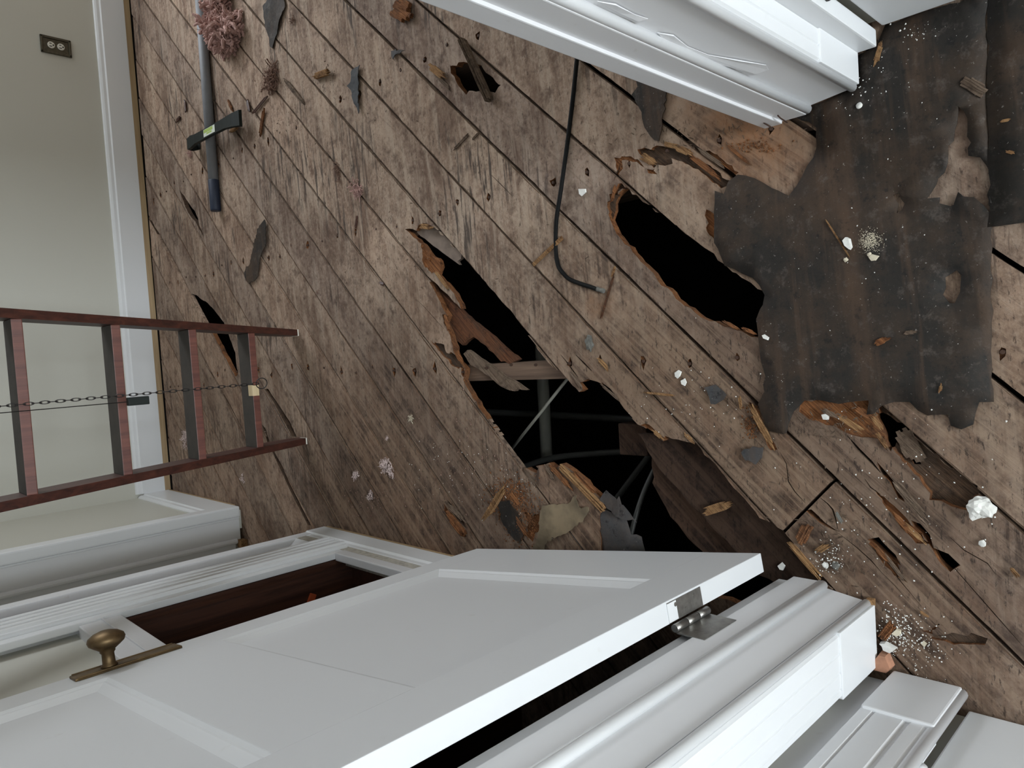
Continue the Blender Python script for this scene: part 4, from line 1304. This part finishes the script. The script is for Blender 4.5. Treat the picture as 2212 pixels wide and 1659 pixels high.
def splinter(a_, b_, wpx, mat, label, z=.003, z2=None, cat='splinter', name='wood_splinter', group=None, flat=.45, blunt=False, parent=None):
    """A split-off length of wood: nearly parallel sides, spiky torn ends, a ridge or two along it."""
    z2 = z if z2 is None else z2
    A, B = Vector((*at(*a_, z), z)), Vector((*at(*b_, z2), z2))
    wd = wpx * pxm((a_[0] + b_[0]) / 2, (a_[1] + b_[1]) / 2) * .5
    th = max(.0012, wd * flat)
    t = (B - A)
    L_ = t.length
    ex_ = t.normalized()
    ey_ = Vector((0, 0, 1)).cross(ex_).normalized()
    ez_ = ex_.cross(ey_)
    ns = 3 if wpx < 9 else 5                                  # strips lying side by side, each ending at its own length
    mb_ = MB()
    spike = min(L_ * .28, wd * (1.2 if blunt else 4.0))
    edges = [-wd + 2 * wd * k / ns for k in range(ns + 1)]
    for k in range(ns):
        lo_, hi_ = edges[k] - wd * .05, edges[k + 1] + wd * .05
        mid = (lo_ + hi_) / 2
        out_ = abs(mid) / wd
        s0 = spike * random.uniform(0, 1) * (.4 + out_)
        s1 = L_ - spike * random.uniform(0, 1) * (.4 + out_)
        if s1 - s0 < L_ * .35:
            s0, s1 = L_ * .2, L_ * .8
        h_ = th * random.uniform(1.3, 2.1)
        q0, q1 = s0 + (s1 - s0) * random.uniform(.08, .2), s1 - (s1 - s0) * random.uniform(.08, .25)
        wob = wd * random.uniform(-.12, .12)
        if blunt:
            ring = [(s0, lo_, hi_), (s0 + .3 * (s1 - s0), lo_ + wob, hi_ + wob), (s0 + .7 * (s1 - s0), lo_ - wob, hi_ - wob), (s1, lo_, hi_)]
        else:
            tip0, tip1 = random.uniform(lo_, hi_), random.uniform(lo_, hi_)
            ring = [(s0, tip0 - wd * .04, tip0 + wd * .04), (q0, lo_, hi_), ((q0 + q1) / 2, lo_ + wob, hi_ + wob), (q1, lo_, hi_), (s1, tip1 - wd * .03, tip1 + wd * .03)]
        vs, fs = [], []
        for s_, a1, b1 in ring:
            c = A + ex_ * s_
            m1 = (a1 + b1) / 2
            vs += [c + ey_ * a1, c + ey_ * b1, c + ey_ * b1 + ez_ * h_ * .75, c + ey_ * m1 + ez_ * h_, c + ey_ * a1 + ez_ * h_ * .8]
        for r_ in range(len(ring) - 1):
            for q in range(5):
                fs.append((r_ * 5 + q, r_ * 5 + 5 + q, r_ * 5 + 5 + (q + 1) % 5, r_ * 5 + (q + 1) % 5))
        fs += [(0, 1, 2, 3, 4), tuple(len(vs) - 1 - q for q in range(5))]
        mb_.add(vs, fs)
    return mb_.build(name, M[mat], parent, label=label, category=cat, group=group)


splinter((1000, 84), (1062, 222), 13, 'oldwood', 'round brown stick lying across the small hole', .012, .006, 'stick', 'wooden_stick', flat=.9, blunt=True)
splinter((927, 140), (966, 171), 11, 'tornlight', 'pale splinter lifted beside the small hole', .004, .010)
splinter((1152, 573), (1216, 513), 7, 'tornlight', 'straight orange stick beside the cable bend', .004, None, 'stick', 'wooden_stick', blunt=True)
splinter((1045, 1127), (1094, 1046), 12, 'tornlight', 'long pale splinter leaning over sawdust near the door foot', .010, .030)
splinter((1210, 1003), (1308, 1103), 15, 'tornlight', 'large freshly split yellow splinter at the hole edge', .006, .004)
splinter((1240, 1018), (1290, 1070), 16, 'torn', 'jagged brown splinter bundle behind the yellow one', .001, .000)
splinter((1185, 1000), (1240, 1060), 10, 'torn', 'brown split sliver on the broken board end by the hole', .002, .002)
splinter((1618, 870), (1676, 974), 12, 'tornlight', 'orange splinter on the seam below the black felt', .004, .007)
splinter((1923, 1028), (2016, 1140), 17, 'oldwood', 'long pale pinkish splinter over the rotted cavity', .004, .010, flat=.3)
splinter((1518, 1107), (1584, 1086), 17, 'tornlight', 'tan chip on the dark sunken board', -.022, None, 'wood chip', 'wood_chip', flat=.3)
splinter((1726, 1174), (1749, 1130), 22, 'torn', 'thick ribbed chip just past the board end joint', .003, None, 'wood chip', 'wood_chip', flat=.35, blunt=True)
splinter((1762, 1194), (1792, 1174), 12, 'tornlight', 'small yellow chip beside the thick ribbed chip', .003, None, 'wood chip', 'wood_chip')
splinter((966, 1106), (1008, 1158), 14, 'torn', 'orange brown splinter in a gap near the door foot', .000, .002)
splinter((852, 12), (893, 36), 30, 'torn', 'reddish broken wood chunk near the top edge of view', .003, None, 'wood chunk', 'wood_chip', flat=.3, blunt=True)
splinter((676, 168), (718, 153), 9, 'tornlight', 'pale chip throwing a shadow beside a dark sliver', .008, .012, 'wood chip', 'wood_chip')
splinter((1387, 847), (1461, 855), 4, 'tornlight', 'hair thin yellow splinter across a board seam', .004)
splinter((1597, 852), (1602, 888), 6, 'tornlight', 'short upright yellow sliver beside the grey star scrap', .004)
splinter((1290, 771), (1317, 800), 8, 'tornlight', 'small orange chip between pipe hole and second hole', .003, None, 'wood chip', 'wood_chip')
splinter((1297, 692), (1328, 588), 5, 'redwood', 'thin reddish sliver below the cable end', .003)
splinter((497, 283), (521, 267), 8, 'tornlight', 'orange chip under the pry bar end', .004, .010, 'wood chip', 'wood_chip')
splinter((562, 299), (572, 231), 6, 'torn', 'brown stick past the flared pry bar end', .004, None, 'stick', 'wooden_stick')
splinter((613, 168), (662, 229), 6, 'oldwood', 'thin tan twig beside the brown lint tuft', .006, .004, 'stick', 'wooden_stick')
splinter((978, 327), (1014, 289), 5, 'oldwood', 'dark thin stick on bare board below the small hole', .003, None, 'stick', 'wooden_stick')
splinter((1020, 303), (1036, 285), 4, 'oldwood', 'short stick beside the dark thin stick', .003, None, 'stick', 'wooden_stick')
splinter((1907, 84), (1889, 148), 11, 'tornlight', 'orange wedge standing against the casing foot', .003, .006, 'wood chip', 'wood_chip')
splinter((2080, 172), (2130, 201), 24, 'oldwood', 'fat tan chunk on black felt near the sheet edge', .006, None, 'wood chunk', 'wood_chip', flat=.3, blunt=True)
splinter((2160, 263), (2184, 258), 6, 'tornlight', 'yellow sliver alone on the straight edged felt', .008, None)
splinter((2172, 326), (2193, 332), 7, 'tornlight', 'pale sliver lower on the straight edged felt', .008, None)
splinter((1904, 1379), (1931, 1346), 17, 'torn', 'orange wood block standing against the plinth', .003, None, 'wood chip', 'wood_chip', flat=.5, blunt=True)
splinter((1700, 1163), (1778, 1254), 14, 'tornlight', 'long orange splinter along the open seam by the door foot', -.004, -.002)
splinter((1945, 925), (1988, 1004), 38, 'oldwood', 'brown veneer flap hanging in the rotted cavity', -.012, -.014, 'wood chunk', 'wood_chip', flat=.12, blunt=True)
splinter((1885, 745), (1925, 728), 13, 'torn', 'brown frayed chip in the middle of the black felt', .007, None, 'wood chip', 'wood_chip')
splinter((1950, 720), (1985, 716), 9, 'oldwood', 'pale flat chip beyond the frayed one on black felt', .007, None, 'wood chip', 'wood_chip', flat=.2)
splinter((1783, 473), (1836, 556), 3, 'tornlight', 'long hair thin straw on the black felt', .007, None, 'straw', 'straw')
splinter((2030, 850), (2034, 826), 6, 'tornlight', 'small upright sliver near the felt lower edge', .007, None)
splinter((1330, 575), (1320, 600), 5, 'tornlight', 'tiny yellow sliver next to the cable end', .003, None)
splinter((905, 488), (940, 492), 8, 'tornlight', 'pale splintered rim at the top of the largest hole', .000, .003)
splinter((963, 1082), (1010, 1130), 8, 'oldwood', 'tan sliver lying in the board seam near the door', .001, .002)
splinter((1985, 1318), (2008, 1335), 6, 'tornlight', 'cream sliver on the dirty board near the plinth', .003, None)
splinter((1805, 1105), (1822, 1134), 7, 'putty', 'grey metal sliver lying over a crack', .004, None)
splinter((2182, 1225), (2202, 1248), 9, 'tornlight', 'pale chip near the dark knot at the frame edge', .003, None, 'wood chip', 'wood_chip')
splinter((505, 243), (492, 215), 5, 'torn', 'thin brown sliver beside the pry bar tip', .003, None)
splinter((535, 215), (541, 245), 5, 'darkwood', 'dark twig with a fork near the pry bar', .004, None, 'stick', 'wooden_stick')
splinter((545, 248), (580, 205), 4, 'darkwood', 'dark curved twig crossing the forked one', .005, None, 'stick', 'wooden_stick')
splinter((400, 215), (403, 243), 4, 'darkwood', 'short dark stick on boards between pole and wall', .003, None, 'stick', 'wooden_stick')
splinter((381, 262), (392, 252), 4, 'darkwood', 'tiny bent dark stick before the baseboard', .003, None, 'stick', 'wooden_stick')
splinter((768, 497), (773, 465), 5, 'darkwood', 'short dark splinter above the nail line', .003, None)
splinter((820, 611), (832, 615), 5, 'darkwood', 'dark curl of wood on a middle board seam', .003, None)


# split fibres still fast to the boards round the torn places
for a_, b_, wp, mt in [(C8([(1170, 290)])[0], C8([(1245, 410)])[0], 12, 'tornlight'), (C8([(1200, 420)])[0], C8([(1295, 545)])[0], 9, 'tornlight'), (C8([(1060, 250)])[0], C8([(1190, 330)])[0], 14, 'torn'),
                       (C8([(1310, 960)])[0], C8([(1460, 1135)])[0], 12, 'torn'), (C8([(1390, 1040)])[0], C8([(1560, 1195)])[0], 10, 'tornlight'), (C8([(1195, 1195)])[0], C8([(1300, 1320)])[0], 9, 'torn'),
                       (C8([(1250, 1240)])[0], C8([(1405, 1445)])[0], 8, 'oldwood'), (C8([(930, 300)])[0], C8([(1120, 420)])[0], 12, 'tornlight'), (C8([(820, 260)])[0], C8([(960, 330)])[0], 10, 'oldwood'),
                       (CB([(1380, 100)])[0], CB([(1620, 290)])[0], 10, 'torn'), (CB([(1290, 55)])[0], CB([(1420, 110)])[0], 12, 'tornlight'), (CB([(1060, 110)])[0], CB([(1170, 180)])[0], 14, 'tornlight'), (CB([(1440, 60)])[0], CB([(1640, 200)])[0], 8, 'oldwood'),
                       (CB([(1640, 40)])[0], CB([(1820, 190)])[0], 6, 'torn'), (CB([(1200, 30)])[0], CB([(1330, 60)])[0], 9, 'tornlight'), ((1232, 800), (1259, 842), 7, 'oldwood'), ((1405, 925), (1437, 952), 8, 'tornlight'), ((1478, 935), (1502, 958), 8, 'tornlight'),
                       ((1296, 828), (1342, 868), 5, 'oldwood'), ((975, 735), (1006, 798), 10, 'torn'), ((940, 585), (972, 628), 6, 'tornlight'), ((960, 680), (972, 715), 8, 'torn'), ((1176, 1001), (1200, 1040), 8, 'oldwood'), ((1132, 1012), (1160, 1050), 8, 'oldwood'),
                       ((1560, 690), (1600, 715), 7, 'torn'), ((1600, 708), (1638, 722), 7, 'torn'), ((1330, 395), (1322, 440), 6, 'torn'), ((1100, 1060), (1125, 1095), 7, 'torn'), ((1110, 1110), (1140, 1160), 8, 'torn'), ((940, 160), (975, 195), 6, 'oldwood')]:
    splinter(a_, b_, wp, mt, None, .0005, .0015, None, 'torn_fibre', flat=.25, parent=floor)


def lump(name, u, v, rpx, mat, label, cat, flat=.6, rough=.35, seed=0.0, z=0.0, group=None, sub=3, ax=(1, 1)):
    s = pxm(u, v)
    rr = rpx * s
    c = at(u, v, z + rr * flat * .5)
    bm = bmesh.new()
    bmesh.ops.create_icosphere(bm, subdivisions=sub, radius=1.0)
    for q in bm.verts:
        d_ = q.co.normalized()
        e = 1 + rough * noise.noise(d_ * 1.6 + Vector((seed, 0, 0))) + rough * .6 * noise.noise(d_ * 4 + Vector((0, seed, 0)))
        q.co = Vector((d_.x * e * rr * ax[0], d_.y * e * rr * ax[1], max(-.6, d_.z * e) * rr * flat))
    mb = MB().bm(bm, 0, Matrix.Translation((c[0], c[1], z + rr * flat * .55)))
    return mb.build(name, M[mat], None, label=label, category=cat, group=group)


def chip(name, pts, th, mat, label, cat, z=.002, tilt=0.0, group=None):
    P = floorpts(pts, z)
    cx = sum(p[0] for p in P) / len(P)
    cy = sum(p[1] for p in P) / len(P)
    n = len(P)
    vs = [Vector((p[0], p[1], z + tilt * (p[0] - cx))) for p in P] + [Vector((cx + (p[0] - cx) * .9, cy + (p[1] - cy) * .9, z + th + tilt * (p[0] - cx))) for p in P]
    fs = [tuple(range(n)), tuple(range(n, 2 * n))] + [(i, (i + 1) % n, n + (i + 1) % n, n + i) for i in range(n)]
    bm = bmesh.new()
    me = bpy.data.meshes.new('t')
    me.from_pydata(vs, [], fs)
    bm.from_mesh(me)
    bmesh.ops.recalc_face_normals(bm, faces=bm.faces)
    return MB().bm(bm).build(name, M[mat], None, label=label, category=cat, group=group)


lump('plaster_lump', 2118, 1098, 26, 'plaster', 'fist sized white plaster lump beside the rotted cavity', 'plaster', .7, .5, 3.1)
Z5 = lambda pts: crop(1750, 1250, .18083, pts)
chip('plaster_piece', Z5([(850, 745), (920, 740), (1050, 820), (975, 880), (890, 840), (880, 780)]), .012, 'plaster', 'folded white plaster flake against the plinth block', 'plaster', .004, .3)
chip('brick_fragment', Z5([(810, 1050), (820, 910), (860, 855), (950, 875), (1015, 1030), (965, 1088)]), .022, 'brick', 'orange brick fragment with plaster at the plinth corner', 'brick')
chip('plaster_piece', Z5([(975, 650), (1040, 590), (1090, 610), (1090, 660), (1050, 685)]), .006, 'cream', 'cream plaster chip beside the orange wood block', 'plaster')
chip('plaster_piece', [(1250, 408), (1266, 408), (1267, 415), (1257, 424), (1252, 420)], .003, 'plaster', 'single white triangular flake beside the cable', 'plaster', .003)
chip('plaster_piece', [(1823, 520), (1830, 512), (1838, 516), (1842, 534), (1838, 540), (1828, 532)], .010, 'plaster', 'white angular chunk on the black felt beside dust', 'plaster', .007)
chip('plaster_piece', [(1876, 556), (1884, 549), (1900, 553), (1892, 563), (1882, 564)], .002, 'cream', 'flat cream flake below the plaster dust heap', 'plaster', .007)
lump('plaster_pellet', 1878, 550, 5, 'cream', 'small cream pellet at the rim of the dust heap', 'plaster', .5, .3, 7.0, .006, None, 2)
lump('plaster_pellet', 1827, 561, 5, 'cream', 'small cream pellet below the white angular chunk', 'plaster', .5, .3, 8.0, .006, None, 2)
chip('plaster_piece', [(1647, 724), (1652, 722), (1662, 729), (1660, 735), (1650, 731)], .004, 'plaster', 'white pellet on felt at the second hole edge', 'plaster', .007)
lump('plaster_pellet', 1856, 228, 7, 'plaster', 'round white pellet on felt below the casing corner', 'plaster', .5, .1, 1.0, .006, None, 2)
chip('plaster_piece', [(1776, 895), (1786, 893), (1793, 898), (1790, 907), (1780, 906)], .006, 'plaster', 'white chip on the torn orange wood by the felt edge', 'plaster', -.002)
chip('paper_flake', [(1458, 805), (1466, 799), (1473, 803), (1470, 812), (1464, 818), (1459, 813)], .003, 'plaster', 'upper of two white flakes on the middle board', 'flake')
chip('paper_flake', [(1471, 822), (1480, 817), (1484, 826), (1480, 834), (1473, 830)], .003, 'plaster', 'lower of two white flakes on the middle board', 'flake')
lump('plaster_pellet', 2122, 1174, 8, 'plaster', 'white pellet on the board below the plaster lump', 'plaster', .6, .3, 2.2, 0, None, 2)
lump('plaster_pellet', 1783, 1221, 7, 'plaster', 'white pellet in the rubble next to the trim corner', 'plaster', .6, .3, 4.2, 0, None, 2)
lump('stone_pebble', 1805, 1222, 9, 'putty', 'grey pebble in the rubble next to the trim corner', 'pebble', .6, .3, 5.2, 0, None, 2)
chip('plaster_piece', [(1680, 1222), (1690, 1214), (1697, 1222), (1692, 1232), (1685, 1230)], .003, 'plaster', 'white flake on the sunken board beside the door corner', 'plaster', -.024)
chip('plaster_piece', [(1988, 1478 - 90), (1996, 1384), (2003, 1390), (1998, 1397)], .003, 'cream', 'cream flake beside the dark gouge in the board', 'plaster')
lump('putty_blob', 1272, 741, 15, 'putty', 'flattened grey putty blob near the joist end', 'putty', .35, .5, 6.0, ax=(1.0, .55))


# insulation: matted fibres round a small body
def tuft(u, v, rpx, mat, label, nb=60, seed=1, hgt=.5, fib=120, spread=(1, 1), z=0.0, lob=None):
    rnd = random.Random(seed)
    s = pxm(u, v)
    rr = rpx * s
    c = Vector((*at(u, v, z), z))
    lobes = [(rnd.uniform(-.55, .55), rnd.uniform(-.55, .55), rnd.uniform(.35, .6)) for _ in range(4)]
    if lob:
        lobes = [((at(a, b, z)[0] - c.x) / rr, (at(a, b, z)[1] - c.y) / rr, r_) for a, b, r_ in lob]
    mb = MB()

    def start(k):
        lx, ly_, lr = lobes[k % len(lobes)]
        a = rnd.uniform(0, 6.283)
        q = lr * math.sqrt(rnd.random())
        return c + Vector(((lx + math.cos(a) * q) * rr * spread[0], (ly_ + math.sin(a) * q) * rr * spread[1], rr * hgt * rnd.random() * (1 - q) + .002))
    nb, fib = int(nb * 1.8), int(fib * 1.6)
    for k in range(nb + fib):
        thick = k < nb
        p = start(k)
        dv = Vector((rnd.uniform(-1, 1), rnd.uniform(-1, 1), rnd.uniform(-.4, .5))).normalized()
        pts, rad = [p], []
        n = 7 if thick else 6
        for _ in range(n):
            dv = (dv + Vector((rnd.uniform(-1, 1), rnd.uniform(-1, 1), rnd.uniform(-.7, .6)))).normalized()
            nx_ = pts[-1] + dv * rr * (.075 if thick else .085)
            nx_.z = max(nx_.z, z + .0015)
            pts.append(nx_)
        b = rr * (rnd.uniform(.022, .055) if thick else rnd.uniform(.006, .012))
        rad = [b * (.45 + .75 * math.sin(math.pi * (q + .6) / (n + 1.6)) * rnd.uniform(.7, 1.2)) for q in range(n + 1)]
        mb.tube(pts, rad, 6 if thick else 3)
    return mb.build('insulation_tuft', M[mat], None, thick and False, label=label, category='insulation')


tuft(484, 52, 48, 'pink', 'big clump of pink insulation beside the grey pole', 330, 2, .42, 420, lob=[(484, 10, .24), (488, 32, .27), (478, 62, .15), (494, 68, .27), (512, 62, .20), (492, 84, .17), (506, 88, .18)])
tuft(596, 158, 26, 'dustbrown', 'brown dusty lint tuft in the middle of wood scraps', 45, 3, .35, 140)
tuft(773, 409, 17, 'pink', 'round pink insulation tuft on the open boards', 40, 4, .45, 120)
tuft(734, 372, 13, 'dustbrown', 'brown lint tuft above the round pink tuft', 28, 5, .5, 60, (1.3, .7))
tuft(838, 1010, 17, 'palepink', 'pale shredded insulation tuft on brown boards', 34, 6, .5, 100)
tuft(768, 1022, 10, 'palepink', 'small pale tuft beside the shredded one', 18, 7, .4, 60)
tuft(801, 1072, 9, 'palepink', 'small pink shred toward the cupboard baseboard', 14, 8, .4, 50)
tuft(836, 948, 6, 'palepink', 'tiny white curl above the shredded tuft', 10, 9, .5, 30)
tuft(888, 903, 8, 'cream', 'cream coloured fluff on a brown board', 14, 10, .35, 50)
tuft(413, 331, 8, 'pink', 'pink shred under the pry bar hook', 12, 11, .5, 40)
tuft(635, 43, 8, 'dustbrown', 'small lint tuft on a seam beside the felt scrap', 14, 12, .5, 40)
tuft(525, 1031, 7, 'palepink', 'pale curl near the ladder foot and alcove', 10, 13, .3, 30)
tuft(403, 948, 12, 'palepink', 'pale fluff beside the lowest ladder rail', 14, 14, .25, 60)
tuft(686, 670 - 35, 6, 'dustbrown', 'wisp of brown lint on the open boards', 8, 15, .3, 30)


# ------------------------------------------------------------------ fine scatter nobody could count
def scatter(name, areas, mat, label, size, elong=1.0, z=.001, seed=5):
    rnd = random.Random(seed)
    mb = MB()
    for (u0, v0, u1, v1, n) in areas:
        for _ in range(n):
            # denser to the middle
            u = (u0 + u1) / 2 + (u1 - u0) * max(-.6, min(.6, rnd.gauss(0, .21)))
            v = (v0 + v1) / 2 + (v1 - v0) * max(-.6, min(.6, rnd.gauss(0, .21)))
            p = at(u, v, z)
            if any(inside(p, q) for q in CUTS):
                continue
            b = size * rnd.uniform(.4, 1.5)
            a = rnd.uniform(0, 6.283)
            ca, sa = math.cos(a), math.sin(a)
            vs = []
            for dx, dy, dz in ((-elong, -1, 0), (elong, -.8, 0), (elong * .8, 1, 0), (-elong * .9, .7, 0), (0, 0, 1.1)):
                x, y = dx * b * rnd.uniform(.6, 1.2), dy * b * rnd.uniform(.6, 1.2)
                vs.append((p[0] + x * ca - y * sa, p[1] + x * sa + y * ca, z + dz * b * .8))
            mb.add(vs, [(0, 1, 4), (1, 2, 4), (2, 3, 4), (3, 0, 4)])
    return mb.build(name, M[mat], None, label=label, kind='stuff', category='debris')


scatter('plaster_crumbs', [(1890, 1290, 1990, 1440, 230), (1930, 1330, 2080, 1480, 90), (1740, 1160, 1850, 1270, 90), (1560, 430, 2130, 880, 45), (1750, 80, 2130, 400, 22), (1330, 740, 1640, 1000, 60), (1600, 880, 2200, 1300, 110), (1000, 900, 1180, 1160, 60), (820, 900, 1080, 1130, 50), (1650, 800, 1720, 830, 40), (1745, 90, 1925, 265, 60), (1900, 40, 2060, 100, 40)], 'plaster', 'white plaster crumbs strewn over boards and felt', .0010, 1.0, .0055)
scatter('plaster_dust', [(1845, 495, 1908, 548, 900), (1650, 795, 1725, 840, 160)], 'cream', 'small heap of cream plaster dust on the black felt', .0006, 1.0, .0052, 12)
scatter('wood_fibres', [(400, 60, 900, 420, 240), (480, 420, 1300, 800, 180), (1250, 250, 1760, 330, 70), (1330, 700, 1800, 1150, 160), (1690, 1100, 1900, 1280, 160), (1560, 420, 2130, 900, 60), (520, 780, 1150, 1150, 180), (1720, 860, 1900, 960, 90)], 'oldwood', 'fine wood fibres and splinters strewn over the boards', .0009, 4.5, .002, 8)
scatter('sawdust', [(1050, 1025, 1155, 1125, 900), (1080, 1060, 1175, 1185, 500), (1560, 300, 1700, 330, 90), (1600, 880, 1640, 960, 90)], 'torn', 'orange brown sawdust in small heaps', .0016, 1.2, .001, 9)
scatter('dark_grit', [(290, 0, 380, 1050, 160), (540, 60, 700, 320, 160), (720, 1040, 900, 1125, 90), (1560, 400, 2130, 880, 120), (900, 800, 1150, 1150, 120)], 'dustbrown', 'dark grit and dust lying along the walls and boards', .0015, 1.6, .001, 10)
